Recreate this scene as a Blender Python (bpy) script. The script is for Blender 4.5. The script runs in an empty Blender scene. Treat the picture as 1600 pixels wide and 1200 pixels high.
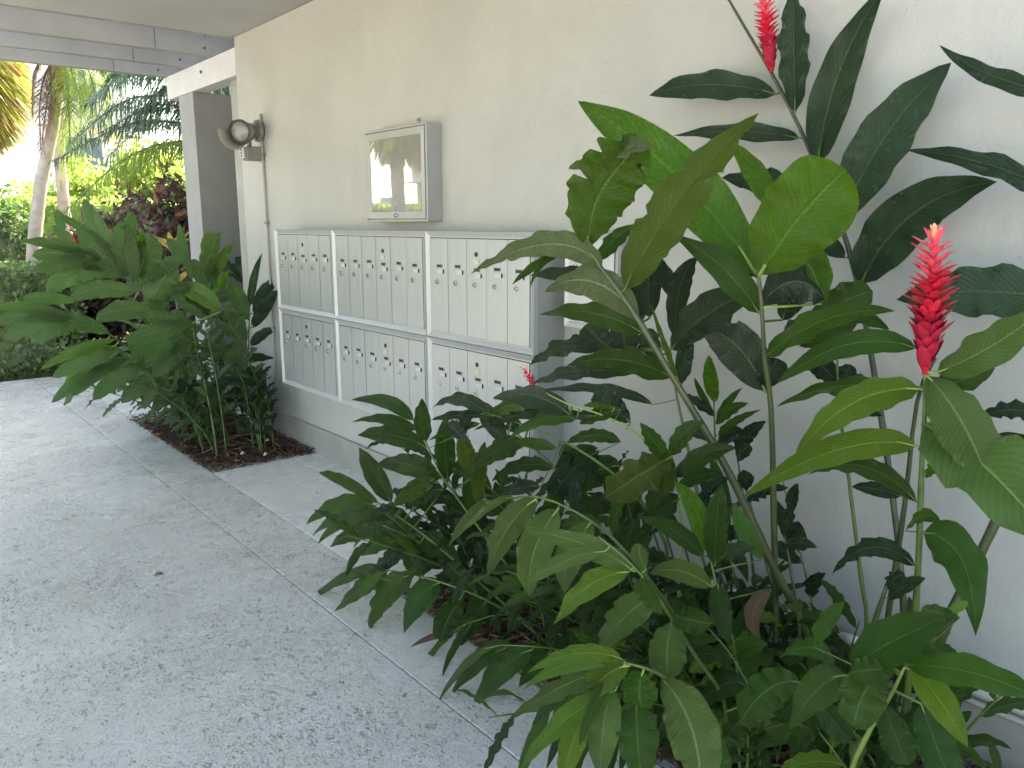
import bpy, math, random
import numpy as np
from mathutils import Vector, Matrix
R = math.radians
scene = bpy.context.scene
COL = scene.collection
rng = random.Random(11)
nr = np.random.RandomState(3)

# ------------------------------------------------ camera, sky, sun, exposure
cam_d = bpy.data.cameras.new('camera'); cam = bpy.data.objects.new('camera', cam_d); COL.objects.link(cam)
cam_d.sensor_width = 36.0; cam_d.lens = 28.28; cam_d.clip_start = .02; cam_d.clip_end = 600
cam.location = (0, 0, 1.55)
YAW = math.atan(1060/math.hypot(1257, 250)); PITCH = math.atan(250/1257)
cam.rotation_euler = (math.pi/2-PITCH, 0, -YAW)
scene.camera = cam
world = bpy.data.worlds.new('World'); scene.world = world; world.use_nodes = True
wn = world.node_tree; bg = wn.nodes['Background']
sky = wn.nodes.new('ShaderNodeTexSky'); sky.sky_type = 'NISHITA'; sky.sun_disc = False
SUN_EL = R(50); SUN_AZ = math.atan2(.90, .43)
sky.sun_elevation = SUN_EL; sky.sun_rotation = SUN_AZ; sky.air_density = 1.0; sky.dust_density = 2.0; sky.ozone_density = 1.0
wn.links.new(sky.outputs[0], bg.inputs['Color']); bg.inputs['Strength'].default_value = .15
sd = bpy.data.lights.new('sun', 'SUN'); sun = bpy.data.objects.new('sun', sd); COL.objects.link(sun)
sd.energy = 5.0; sd.angle = R(.53); sd.color = (1, .95, .87)
dirs = Vector((math.cos(SUN_EL)*math.sin(SUN_AZ), math.cos(SUN_EL)*math.cos(SUN_AZ), math.sin(SUN_EL)))
sun.rotation_euler = dirs.to_track_quat('Z', 'Y').to_euler(); sun.location = dirs*30
scene.view_settings.view_transform = 'Standard'; scene.view_settings.look = 'None'
scene.view_settings.gamma = 1; scene.view_settings.exposure = 2.75
scene.view_settings.use_curve_mapping = False
scene.view_settings.use_white_balance = True; scene.view_settings.white_balance_temperature = 8400; scene.view_settings.white_balance_tint = 6
scene.cycles.max_bounces = 10; scene.cycles.diffuse_bounces = 6; scene.cycles.transmission_bounces = 6
scene.cycles.use_denoising = True

# ------------------------------------------------ materials
class NT:
    def __init__(s, name):
        s.m = bpy.data.materials.new(name); s.m.use_nodes = True; s.t = s.m.node_tree
        s.b = s.t.nodes['Principled BSDF']; s.out = s.t.nodes['Material Output']
    def n(s, t, **k):
        x = s.t.nodes.new('ShaderNode'+t)
        for a, b in k.items(): setattr(x, a, b)
        return x
    def l(s, a, b): s.t.links.new(a, b)
    def v(s, op, a, b=None, c=None, clamp=False):
        x = s.n('Math', operation=op); x.use_clamp = clamp
        for i, q in enumerate((a, b, c)):
            if q is None: continue
            if isinstance(q, (int, float)): x.inputs[i].default_value = q
            else: s.l(q, x.inputs[i])
        return x.outputs[0]
    def noise(s, scale, detail=4, rough=.55, vec=None, dist=0, mapscale=None, coord='Object'):
        x = s.n('TexNoise'); x.inputs['Scale'].default_value = scale; x.inputs['Detail'].default_value = detail
        x.inputs['Roughness'].default_value = rough; x.inputs['Distortion'].default_value = dist
        if vec is None:
            tc = s.n('TexCoord'); vec = tc.outputs[coord]
        if mapscale:
            mp = s.n('Mapping'); mp.inputs['Scale'].default_value = mapscale; s.l(vec, mp.inputs[0]); vec = mp.outputs[0]
        s.l(vec, x.inputs['Vector']); return x.outputs['Fac']
    def ramp(s, f, stops):
        x = s.n('ValToRGB'); e = x.color_ramp.elements
        while len(e) < len(stops): e.new(.5)
        for i, (p, c) in enumerate(stops):
            e[i].position = p; e[i].color = (c, c, c, 1) if isinstance(c, (int, float)) else (*c, 1)
        s.l(f, x.inputs[0]); return x.outputs[0]
    def mix(s, f, a, b, mode='MIX'):
        x = s.n('Mix', data_type='RGBA', blend_type=mode)
        for q, i in ((f, 0), (a, 6), (b, 7)):
            if isinstance(q, (int, float)): x.inputs[i].default_value = q
            elif isinstance(q, tuple): x.inputs[i].default_value = (*q, 1)
            else: s.l(q, x.inputs[i])
        return x.outputs[2]
    def bump(s, h, strength, dist):
        x = s.n('Bump'); x.inputs['Strength'].default_value = strength; x.inputs['Distance'].default_value = dist
        s.l(h, x.inputs['Height']); s.l(x.outputs[0], s.b.inputs['Normal']); return x
    def set(s, **k):
        for a, q in k.items():
            i = s.b.inputs[a.replace('_', ' ')]
            if isinstance(q, tuple): i.default_value = (*q, 1)
            elif isinstance(q, (int, float)): i.default_value = q
            else: s.l(q, i)
        return s

def plain(name, c, rough=.6, metal=0, var=.12, scale=18, bump=0, bscale=80, **k):
    a = NT(name); f = a.noise(scale, 5)
    hi = tuple(min(1, x*(1+var)) for x in c); lo = tuple(x*(1-var) for x in c)
    a.set(Base_Color=a.ramp(f, [(.3, lo), (.7, hi)]), Roughness=rough, Metallic=metal, **k)
    if bump: a.bump(a.noise(bscale, 5), bump, .002)
    return a.m

def mat_wall():
    a = NT('painted_stucco')
    n1 = a.noise(1.6, 4, .6); n2 = a.noise(5, 5, .6, mapscale=(1, 1, .35)); n3 = a.noise(26, 4, .6, mapscale=(1, 2.2, .3))
    c = a.ramp(n1, [(.3, (.355, .357, .35)), (.7, (.405, .407, .398))])
    c = a.mix(a.ramp(n2, [(.5, 0.), (.78, .55)]), c, (.34, .34, .325))
    sp = a.noise(34, 2, .5); c = a.mix(a.ramp(sp, [(.755, 0.), (.78, .55)]), c, (.36, .33, .28))
    a.set(Base_Color=c, Roughness=.62)
    h = a.v('ADD', a.v('MULTIPLY', a.noise(75, 5, .6, dist=.6), .8), a.v('MULTIPLY', n3, .35))
    h = a.v('ADD', h, a.v('MULTIPLY', a.noise(9, 3), 1.6))
    a.bump(h, .5, .006); return a.m
def mat_floor(pitted=True):
    a = NT('textured_painted_concrete' if pitted else 'smooth_painted_concrete')
    tc = a.n('TexCoord'); sep = a.n('SeparateXYZ'); a.l(tc.outputs['Object'], sep.inputs[0])
    big = a.noise(.9, 5, .6); med = a.noise(4, 5, .6)
    c = a.ramp(big, [(.3, (.54, .54, .53)), (.5, (.63, .63, .62)), (.72, (.72, .715, .70))])
    c = a.mix(a.ramp(med, [(.52, 0.), (.75, .55)]), c, (.48, .465, .42))
    # knock-down texture: short dark pits, thicker in some areas
    c = a.mix(a.ramp(a.noise(2.3, 5, .7, dist=.8), [(.56, 0.), (.72, .55)]), c, (.44, .41, .355))
    dens = a.ramp(a.noise(1.5, 4, .62), [(.36, 0.), (.60, 1.)])
    pits = None
    if pitted:
        p1 = a.noise(62, 3, .6, dist=1.6, mapscale=(1, .5, 1)); p2 = a.noise(150, 2, .5, dist=1.0); p3 = a.noise(30, 4, .7, dist=2.2, mapscale=(1, .45, 1))
        for p_, t0, w_, m_ in ((p1, .615, .03, .07), (p2, .63, .03, .05), (p3, .655, .02, .05)):
            k = a.ramp(a.v('ADD', p_, a.v('MULTIPLY', dens, m_)), [(t0+.02, 0.), (t0+.02+w_, 1.)])
            pits = k if pits is None else a.v('MAXIMUM', pits, k)
        c = a.mix(a.v('MULTIPLY', pits, a.ramp(a.noise(20, 2), [(.35, .35), (.65, .85)])), c, (.17, .155, .135))
    c = a.mix(a.ramp(a.noise(24, 5, .75), [(.52, 0.), (.72, .4)]), c, (.72, .72, .70))
    a.set(Base_Color=c, Roughness=a.ramp(med, [(.3, .2), (.7, .38)]))
    h = a.v('ADD', a.v('MULTIPLY', a.noise(130, 4, .7), 1.), a.v('MULTIPLY', a.noise(28, 5, .7, dist=.8), 1.2))
    if pitted: h = a.v('SUBTRACT', h, a.v('MULTIPLY', pits, 1.0))
    a.bump(h, .75 if pitted else .3, .006); return a.m
def mat_alu(name='brushed_aluminium', c=(.40, .425, .45), rough=.42, metal=.6):
    a = NT(name); s = a.noise(9, 4, .6, mapscale=(6, 6, .25)); s2 = a.noise(60, 3, .6, mapscale=(5, 5, .12))
    f = a.v('ADD', a.v('MULTIPLY', s, .6), a.v('MULTIPLY', s2, .4))
    col = a.ramp(f, [(.35, tuple(x*.93 for x in c)), (.65, tuple(min(1, x*1.05) for x in c))])
    st = a.ramp(a.noise(30, 3, .5), [(.70, 0.), (.76, .5)])
    a.set(Base_Color=a.mix(st, col, tuple(x*.75 for x in c)), Metallic=metal, Roughness=a.ramp(s, [(.3, rough-.06), (.7, rough+.1)]))
    a.bump(s2, .05, .0006); return a.m

def mat_leaf(name, c, back, tr, trw=.35, rough=.33, worn=.5, vein=.35, nv=42, spot=.0):
    a = NT(name)
    uv = a.n('UVMap'); sp = a.n('SeparateXYZ'); a.l(uv.outputs[0], sp.inputs[0])
    au = a.v('ABSOLUTE', a.v('MULTIPLY_ADD', sp.outputs[0], 2., -1.)); v = sp.outputs[1]
    tc = a.n('TexCoord')
    nz = a.noise(6, 2, .5, coord='Object'); nf = a.noise(45, 3, .6)
    ph = a.v('ADD', a.v('MULTIPLY', v, float(nv)), a.v('MULTIPLY', au, -nv*.21))
    ph = a.v('ADD', ph, a.v('MULTIPLY', nz, 1.2))
    w = a.v('SINE', a.v('MULTIPLY', ph, 6.2832*.55)); w01 = a.v('MULTIPLY_ADD', w, .5, .5)
    fine = a.v('MULTIPLY_ADD', a.v('SINE', a.v('MULTIPLY', ph, 6.2832*3.1)), .5, .5)
    mid = a.ramp(au, [(.02, 1.), (.07, 0.)])
    oi = a.n('ObjectInfo'); r = oi.outputs['Random']
    hs = a.n('HueSaturation'); hs.inputs['Color'].default_value = (*c, 1)
    a.l(a.v('MULTIPLY_ADD', r, .035, .4825), hs.inputs['Hue'])
    a.l(a.v('MULTIPLY_ADD', a.v('FRACT', a.v('MULTIPLY', r, 7.31)), .5, .76), hs.inputs['Value'])
    col = hs.outputs[0]
    dark = a.n('HueSaturation'); dark.inputs['Value'].default_value = .74; a.l(col, dark.inputs['Color'])
    col = a.mix(a.v('MULTIPLY', a.v('MULTIPLY', w01, vein), 1.), col, dark.outputs[0])
    col = a.mix(a.ramp(nz, [(.5, 0.), (.8, .2)]), col, tuple(min(1, x*1.7) for x in c))
    rib = tuple(min(1, x*2.2+.05) for x in c)
    col = a.mix(a.v('MULTIPLY', mid, .8), col, rib)
    # dried tips and nibbled edges
    ed = a.v('MAXIMUM', a.ramp(au, [(.9, 0.), (1., .22)]), a.ramp(v, [(.93, 0.), (1., .33)]))
    wn_ = a.v('ADD', ed, a.v('MULTIPLY', a.noise(22, 3, .6), .75)); 
    wr = a.v('MULTIPLY', a.ramp(wn_, [(.60 if worn >= .9 else .70, 0.), (.66 if worn >= .9 else .76, 1.)]), worn)
    col = a.mix(wr, col, (.26, .19, .07))
    if spot: col = a.mix(a.ramp(a.noise(70, 2, .5), [(.70, 0.), (.74, spot)]), col, (.5, .5, .4))
    geo = a.n('NewGeometry')
    bcol = a.mix(a.v('MULTIPLY', w01, vein*.7), back, tuple(x*.72 for x in back)); bcol = a.mix(mid, bcol, rib); bcol = a.mix(wr, bcol, (.26, .19, .08))
    col = a.mix(geo.outputs['Backfacing'], col, bcol)
    a.set(Base_Color=col, Roughness=a.v('ADD', a.v('MULTIPLY', nf, .16), rough-.19)); a.b.inputs['Specular IOR Level'].default_value = .75
    h = a.v('ADD', a.v('MULTIPLY', w01, 1.), a.v('MULTIPLY', fine, .35)); h = a.v('SUBTRACT', h, a.v('MULTIPLY', mid, 1.5))
    bp = a.bump(h, 1., .008)
    t = a.n('BsdfTranslucent'); tcol = a.mix(a.v('MULTIPLY', w01, .18), tr, tuple(x*.6 for x in tr)); tcol = a.mix(a.v('MULTIPLY', mid, .7), tcol, tuple(x*.35 for x in tr)); tcol = a.mix(wr, tcol, (.12, .06, .02))
    a.l(tcol, t.inputs[0]); a.l(bp.outputs[0], t.inputs['Normal'])
    ms = a.n('MixShader'); ms.inputs[0].default_value = trw
    a.l(a.b.outputs[0], ms.inputs[1]); a.l(t.outputs[0], ms.inputs[2]); a.l(ms.outputs[0], a.out.inputs[0])
    return a.m

def mat_bush(name, c, tr, var=.5, rough=.5, trw=.4):
    a = NT(name); f = a.noise(1.4, 4, .7); f2 = a.noise(35, 2, .6)
    f = a.v('MULTIPLY_ADD', f, .5, a.v('MULTIPLY', f2, .5))
    col = a.ramp(f, [(.38, tuple(x*(1-var) for x in c)), (.5, c), (.62, tuple(min(1, x*(1+var)) for x in c))])
    a.set(Base_Color=col, Roughness=rough)
    t = a.n('BsdfTranslucent'); t.inputs[0].default_value = (*tr, 1)
    ms = a.n('MixShader'); ms.inputs[0].default_value = trw
    a.l(a.b.outputs[0], ms.inputs[1]); a.l(t.outputs[0], ms.inputs[2]); a.l(ms.outputs[0], a.out.inputs[0])
    return a.m

M = {}
M['wall'] = mat_wall(); M['floor'] = mat_floor(); M['floor_s'] = mat_floor(False); M['alu'] = mat_alu(); M['alu_trim'] = mat_alu('aluminium_trim', (.41, .425, .435), .46, .35)
M['alu_box'] = plain('grey_painted_housing', (.26, .265, .255), .55, .0, .1, 6, .2)
M['frame'] = plain('satin_grey_frame', (.35, .355, .36), .4, .4, .06, 6)
M['ceil'] = plain('grey_ceiling_paint', (.34, .34, .335), .75, 0, .08, 2.2, .25)
M['beam'] = plain('grey_beam_paint', (.25, .247, .24), .7, 0, .1, 3, .2)
M['header'] = plain('white_beam_paint', (.50, .49, .485), .65, 0, .06, 5, .3)
M['column'] = plain('grey_column_paint', (.235, .24, .24), .7, 0, .08, 5, .3)
M['plinth'] = plain('plinth_paint_pilaster_shade', (.27, .27, .255), .6, 0, .14, 4, .4)
M['pipe'] = plain('white_pipe_plastic', (.60, .59, .55), .35, 0, .08, 9, .1)
M['black'] = plain('black_slot', (.012, .012, .013), .5, 0, .1)
M['steel'] = plain('lock_steel', (.52, .52, .50), .25, .9, .2, 200)
M['card'] = plain('paper_label', (.48, .48, .47), .6, 0, .08, 300)
M['tan'] = plain('engraved_label', (.50, .46, .38), .45, .3, .25, 260)
M['screw'] = plain('dark_bolt', (.10, .10, .10), .5, .5)
M['lamp'] = plain('bronze_grey_lamp_paint', (.20, .20, .185), .45, .1, .12, 12)
M['lens'] = plain('lamp_glass', (.17, .17, .165), .15, 0, .15, 25)
M['stem_g'] = plain('green_stem', (.06, .11, .025), .42, 0, .3, 14)
M['stem_s'] = plain('olive_stem', (.042, .052, .018), .42, 0, .45, 9)
M['stem_l'] = plain('pale_green_stem', (.17, .25, .06), .42, 0, .2, 12)
M['soil'] = plain('dark_soil', (.030, .019, .014), .9, 0, .5, 30, .6, 60)
M['chip'] = plain('wood_chip', (.075, .030, .018), .8, 0, .6, 12, .3)
M['litter'] = plain('dry_leaf_litter', (.15, .095, .055), .75, 0, .5, 14, .3)
M['grass'] = mat_bush('grass', (.07, .12, .03), (.1, .2, .03))
M['ground'] = plain('pale_pavement', (.50, .47, .42), .8, 0, .1, .6)
M['white_house'] = plain('white_house_paint', (.72, .71, .69), .7, 0, .05, 1)
M['glass_dark'] = plain('window_glass', (.05, .09, .13), .08, 0, .2, 3)
M['joint'] = plain('pale_joint_filler', (.60, .61, .62), .6, 0, .1, 10)
M['red'] = plain('red_bract', (.62, .022, .055), .38, 0, .3, 60)
M['crimson'] = plain('crimson_bract', (.33, .010, .032), .38, 0, .3, 60)
M['pinkred'] = plain('pink_red_bract', (.80, .09, .14), .4, 0, .25, 60)
M['paleflower'] = plain('pale_bract', (.85, .36, .22), .4, 0, .2, 60)
M['maroon'] = plain('maroon_bract', (.28, .02, .05), .45, 0, .3, 60)
LF = {
 'k': mat_leaf('leaf_dark_bluish', (.042, .082, .044), (.07, .11, .065), (.07, .18, .05), .22, .36, .5),
 'n': mat_leaf('leaf_dark_green', (.032, .088, .016), (.06, .12, .035), (.08, .25, .02), .3, .34, .5),
 'm': mat_leaf('leaf_mid_green', (.052, .130, .022), (.09, .165, .05), (.12, .33, .025), .3, .34, .6),
 'g': mat_leaf('leaf_grey_green_glossy', (.055, .085, .05), (.12, .15, .10), (.07, .15, .04), .22, .28, .5, .6, 46),
 'l': mat_leaf('leaf_light_green', (.13, .225, .06), (.15, .24, .09), (.18, .40, .05), .3, .32, .6, .55, 38),
 'b': mat_leaf('leaf_bright_green', (.15, .29, .035), (.15, .28, .06), (.22, .50, .03), .36, .36, .5, .4),
 'y': mat_leaf('leaf_lime_glowing', (.09, .20, .02), (.08, .17, .025), (.15, .42, .012), .42, .38, .3, .4),
 'p': mat_leaf('leaf_pale_underside', (.24, .31, .14), (.24, .31, .15), (.2, .35, .08), .3, .4, .9, .4),
 'o': mat_leaf('leaf_olive', (.085, .125, .022), (.10, .15, .03), (.17, .33, .02), .38, .42, .9, .3, 42, .3),
 't': mat_leaf('leaf_torn_green', (.08, .15, .02), (.09, .16, .03), (.18, .40, .015), .42, .4, .95, .3),
 'f': mat_leaf('leaf_far_clump', (.10, .18, .07), (.11, .19, .08), (.15, .34, .08), .36, .42, .25, .25, 30),  # paled leaf colour, haze over the far clump is mixed into it
 'x': mat_leaf('leaf_dead_brown', (.20, .12, .07), (.2, .12, .07), (.15, .07, .03), .2, .7, .5),
}
M['hedge'] = mat_bush('hedge_leaves', (.15, .23, .08), (.34, .52, .13))  # base colour lightened to stand in for haze over the garden
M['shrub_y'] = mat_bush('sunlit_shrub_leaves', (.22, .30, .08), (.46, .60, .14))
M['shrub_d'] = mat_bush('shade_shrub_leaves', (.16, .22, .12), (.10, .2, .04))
M['croton_d'] = mat_bush('croton_dark_leaves', (.13, .085, .085), (.14, .06, .06), .8)  # croton tone lightened as well, haze painted into the leaves
M['croton_r'] = mat_bush('croton_orange_leaves', (.34, .16, .10), (.5, .16, .05), .5)
M['croton_y'] = mat_bush('croton_yellow_leaves', (.50, .34, .10), (.5, .36, .08), .5)
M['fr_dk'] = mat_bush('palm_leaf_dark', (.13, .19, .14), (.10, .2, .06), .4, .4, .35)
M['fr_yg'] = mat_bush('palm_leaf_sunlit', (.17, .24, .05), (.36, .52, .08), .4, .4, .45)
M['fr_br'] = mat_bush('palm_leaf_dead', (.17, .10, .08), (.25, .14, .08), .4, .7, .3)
M['skirt'] = mat_bush('palm_skirt', (.36, .27, .13), (.5, .36, .14), .6, .7, .4)
M['trunk'] = plain('palm_trunk', (.34, .29, .26), .85, 0, .4, 7, .8, 20)
M['trunk_pale'] = plain('pale_palm_trunk', (.46, .38, .34), .85, 0, .25, 7, .8, 20)
M['crownshaft'] = plain('crownshaft', (.30, .17, .09), .6, 0, .3, 5)
def mat_pane():
    a = NT('notice_glass'); a.set(Base_Color=(.23, .235, .24), Roughness=.015, Metallic=0.0)
    a.b.inputs['IOR'].default_value = 2.3; a.b.inputs['Specular IOR Level'].default_value = .8
    return a.m
M['pane'] = mat_pane()

# ------------------------------------------------ mesh helpers
class MB:
    def __init__(s): s.v = []; s.f = []; s.mi = []; s.uv = None
    def add(s, vs, fs, mi=0):
        o = len(s.v); s.v += [tuple(map(float, x)) for x in vs]; s.f += [tuple(i+o for i in f) for f in fs]; s.mi += [mi]*len(fs); return s
    def box(s, x0, x1, y0, y1, z0, z1, mi=0):
        return s.add([(x0, y0, z0), (x1, y0, z0), (x1, y1, z0), (x0, y1, z0), (x0, y0, z1), (x1, y0, z1), (x1, y1, z1), (x0, y1, z1)],
                     [(0, 3, 2, 1), (4, 5, 6, 7), (0, 1, 5, 4), (1, 2, 6, 5), (2, 3, 7, 6), (3, 0, 4, 7)], mi)
    def tube(s, pts, rad, n=8, cap=True, mi=0):
        P = [Vector(p) for p in pts]; rs = rad if isinstance(rad, (list, tuple)) else [rad]*len(P)
        vs = []; fs = []; prev = None
        for i, p in enumerate(P):
            t = (P[min(i+1, len(P)-1)]-P[max(i-1, 0)]).normalized()
            a = prev if prev is not None else (Vector((0, 0, 1)) if abs(t.z) < .9 else Vector((1, 0, 0)))
            a = (a-t*a.dot(t)).normalized(); prev = a; b = t.cross(a)
            for k in range(n):
                th = 2*math.pi*k/n; vs.append(p+(a*math.cos(th)+b*math.sin(th))*rs[i])
        for i in range(len(P)-1):
            for k in range(n):
                k2 = (k+1) % n; fs.append((i*n+k, i*n+k2, (i+1)*n+k2, (i+1)*n+k))
        if cap:
            fs.append(tuple(reversed(range(n)))); fs.append(tuple((len(P)-1)*n+k for k in range(n)))
        return s.add(vs, fs, mi)
    def disc(s, c, nrm, r, h, n=14, mi=0, r2=None):
        c = Vector(c); d = Vector(nrm).normalized(); return s.tube([c, c+d*h], [r, r if r2 is None else r2], n, True, mi)
    def mesh(s, name, mats, smooth=False, uvs=None):
        me = bpy.data.meshes.new(name); me.from_pydata(s.v, [], s.f)
        for m in (mats if isinstance(mats, (list, tuple)) else [mats]): me.materials.append(m)
        if any(s.mi): me.polygons.foreach_set('material_index', s.mi)
        if smooth: me.polygons.foreach_set('use_smooth', [True]*len(s.f))
        if uvs is not None:
            ul = me.uv_layers.new(name='UVMap'); idx = np.empty(len(me.loops), dtype=np.int32); me.loops.foreach_get('vertex_index', idx)
            ul.data.foreach_set('uv', np.asarray(uvs, dtype=np.float32)[idx].ravel())
        me.update(); return me
    def build(s, name, mats, parent=None, smooth=False, bevel=0, loc=None):
        o = bpy.data.objects.new(name, s.mesh(name, mats, smooth)); COL.objects.link(o)
        if parent is not None: o.parent = parent
        if loc is not None: o.location = loc
        if bevel:
            b = o.modifiers.new('bevel', 'BEVEL'); b.width = bevel; b.segments = 2; b.limit_method = 'ANGLE'
        return o
def tag(o, label=None, cat=None, group=None, kind=None):
    if label: o['label'] = label
    if cat: o['category'] = cat
    if group: o['group'] = group
    if kind: o['kind'] = kind
    return o
def empty(name, loc, label=None, cat=None, group=None, kind=None, rz=0):
    o = bpy.data.objects.new(name, None); COL.objects.link(o); o.location = loc; o.rotation_euler.z = rz; o.empty_display_size = .05
    return tag(o, label, cat, group, kind)
def link(name, me, parent, loc=(0, 0, 0), rot=None):
    o = bpy.data.objects.new(name, me); COL.objects.link(o); o.parent = parent; o.location = loc
    if rot is not None: o.rotation_euler = rot
    return o
def quads(name, P, A, B, mats, mi=None, parent=None):
    """many diamond leaves: centres P, half axes A (long) and B (wide)"""
    n = len(P); V = np.empty((n, 4, 3)); V[:, 0] = P-A; V[:, 1] = P+B-A*.1; V[:, 2] = P+A; V[:, 3] = P-B-A*.1
    me = bpy.data.meshes.new(name); me.vertices.add(n*4); me.vertices.foreach_set('co', V.ravel().astype(np.float32))
    me.loops.add(n*4); me.loops.foreach_set('vertex_index', np.arange(n*4, dtype=np.int32))
    me.polygons.add(n); me.polygons.foreach_set('loop_start', np.arange(0, n*4, 4, dtype=np.int32))
    for m in mats: me.materials.append(m)
    if mi is not None: me.polygons.foreach_set('material_index', np.asarray(mi, dtype=np.int32))
    me.update(calc_edges=True); me.validate()
    o = bpy.data.objects.new(name, me); COL.objects.link(o)
    if parent is not None: o.parent = parent
    return o
def rand_axes(n, L, W, droop=0.):
    d = nr.normal(size=(n, 3)); d[:, 2] -= droop; d /= np.linalg.norm(d, axis=1)[:, None]
    e = np.cross(d, nr.normal(size=(n, 3))); e /= np.linalg.norm(e, axis=1)[:, None]+1e-9
    k = nr.uniform(.6, 1.3, size=(n, 1)); return d*L*k, e*W*k

XW = 2.393   # plane of the wall
# ------------------------------------------------ setting
def struct(name, mb, m, bevel=0): return tag(mb.build(name, m, bevel=bevel), kind='structure')
struct('ground', MB().box(-200, 200, -200, 200, -.3, -.06), M['ground'])
# walkway: cast panels with open joints over a pale bed
wk = empty('walkway', (0, 0, 0), kind='structure')
MB().box(-5, XW, -5, 9.35, -.058, -.012).build('joint_bed', M['joint'], wk)
G = .0028
def panel(x0, x1, y0, y1, m='floor'): MB().box(x0+G, x1-G, y0+G, y1-G, -.045, 0).build('floor_slab', M[m], wk, bevel=.003)
for x0, x1 in ((-5, -1.7), (-1.7, 1.36)):
    for y0, y1 in ((-5, 9.35),): panel(x0, x1, y0, y1)
panel(1.36, 1.662, -5, 9.35)
for y0, y1 in ((6.86, 9.35), (3.97, 4.99), (2.78, 3.97)):
    panel(1.662, 2.2, y0, y1, 'floor_s'); panel(2.2, XW, y0, y1, 'floor_s')
panel(1.662, XW, -5, .25)
lawn = struct('lawn_soil', MB().box(-60, 60, 9.36, 70, -.058, -.02), M['soil'])
n = 60000; P = np.c_[nr.uniform(-9, 9, n), 9.4+nr.uniform(0, 1, n)**1.4*14, nr.uniform(-.01, .02, n)]; A, B = rand_axes(n, .05, .006); A[:, 2] = np.abs(A[:, 2])+.03
tag(quads('grass', P, A, B, [M['grass']]), 'green grass between the pavement end and the far hedge', 'grass', kind='stuff')
# beds
def bed(name, x0, x1, y0, y1, nch, label, litter=.15):
    o = MB(); nx, ny = 14, 26; vs = []
    for j in range(ny+1):
        for i in range(nx+1):
            u, v = i/nx, j/ny; e = min(u, 1-u, v, 1-v)
            vs.append((x0+(x1-x0)*u, y0+(y1-y0)*v, -.035+min(1, e*9)*.04+nr.uniform(-.008, .01)))
    o.add(vs, [(j*(nx+1)+i, j*(nx+1)+i+1, (j+1)*(nx+1)+i+1, (j+1)*(nx+1)+i) for j in range(ny) for i in range(nx)])
    struct(name, o, M['soil'])
    P = np.c_[nr.uniform(x0-.01, x1, nch), nr.uniform(y0-.01, y1+.01, nch), nr.uniform(-.01, .035, nch)]
    A, B = rand_axes(nch, .026, .006); A[:, 2] *= .35; B[:, 2] *= .5
    mi = (nr.uniform(size=nch) < litter).astype(int)
    tag(quads('mulch', P, A, B, [M['chip'], M['litter']], mi), label, 'mulch', kind='stuff')
bed('far_bed_soil', 1.655, XW-.02, 5.0, 6.84, 9000, 'dark red brown wood mulch under the far ginger clump', .12)
bed('near_bed_soil', 1.668, XW-.02, .26, 2.77, 14000, 'dark mulch and dry leaf bits under the near ginger clump', .35)
# dry stalks lying in the beds
n = 500; P = np.c_[nr.uniform(1.7, 2.33, n), nr.uniform(.35, 2.7, n), nr.uniform(.02, .09, n)]; A, B = rand_axes(n, .085, .0035); A[:, 2] *= .3
tag(quads('dry_stalks', P, A, B, [M['litter']]), 'dry brown stalks and leaf scraps lying in the near bed', 'plant litter', kind='stuff')
n = 160; P = np.c_[nr.uniform(1.75, 2.3, n), nr.uniform(5.1, 6.6, n), nr.uniform(.02, .07, n)]; A, B = rand_axes(n, .10, .004); A[:, 2] *= .3
tag(quads('dry_stalks', P, A, B, [M['litter']]), 'dry brown stalks lying on the mulch of the far bed', 'plant litter', kind='stuff')
root = MB(); root.tube([(1.72, 5.35, .035), (1.80, 5.32, .075), (1.86, 5.42, .04), (1.97, 5.38, .05), (2.1, 5.5, .03)], [.004, .005, .005, .004, .003], 6)
tag(root.build('bare_root', M['litter'], smooth=True), 'thin pale root looping over the mulch of the far bed', 'root')
for i, (x, y) in enumerate(((2.04, 5.06), (1.93, 5.18), (2.2, 5.4))):
    pb = MB(); pb.tube([(x-.015, y, .03), (x, y, .04), (x+.014, y+.004, .03)], [.004, .012, .004], 7)
    tag(pb.build('pebble', M['card'], smooth=True), ['white pebble on the front edge of the far mulch', 'small white pebble left of the front one on the far mulch', 'white pebble near the wall on the far mulch'][i], 'pebble')

# building
b = empty('building', (0, 0, 0), 'white stucco apartment building with grey porch slab over a covered walkway', 'building')
b['label'] = 'white stucco apartment building with the wall of mailboxes and a slab over the walkway'
MB().box(XW, 9, -9, 6.045, -.05, 2.872).build('wall', M['wall'], b, bevel=.004)
MB().box(XW+.06, 9, 6.047, 6.33, -.05, 2.612).build('pilaster', M['plinth'], b, bevel=.004)  # plinth grey instead of wall paint puts shade into the pilaster's colour
MB().box(-2.6, 9, 1.15, 6.07, 2.874, 3.12).build('ceiling_slab', M['ceil'], b)
MB().box(XW, 9, -9, 6.045, 3.122, 6.0).build('upper_wall', M['wall'], b)
MB().box(4.0, 9, 6.33, 12, -.05, 6.0).build('rear_wall', M['wall'], b)
MB().box(XW+.55, 3.998, 7.0, 7.35, -.05, 2.6).build('wing_wall', M['column'], b)
MB().box(XW+.003, XW+.55, 7.0, 7.35, -.05, 2.612).build('column', M['column'], b, bevel=.004)
MB().box(XW, XW+.14, 6.05, 7.63, 2.614, 2.806).build('header_beam', M['header'], b, bevel=.006)
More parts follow.
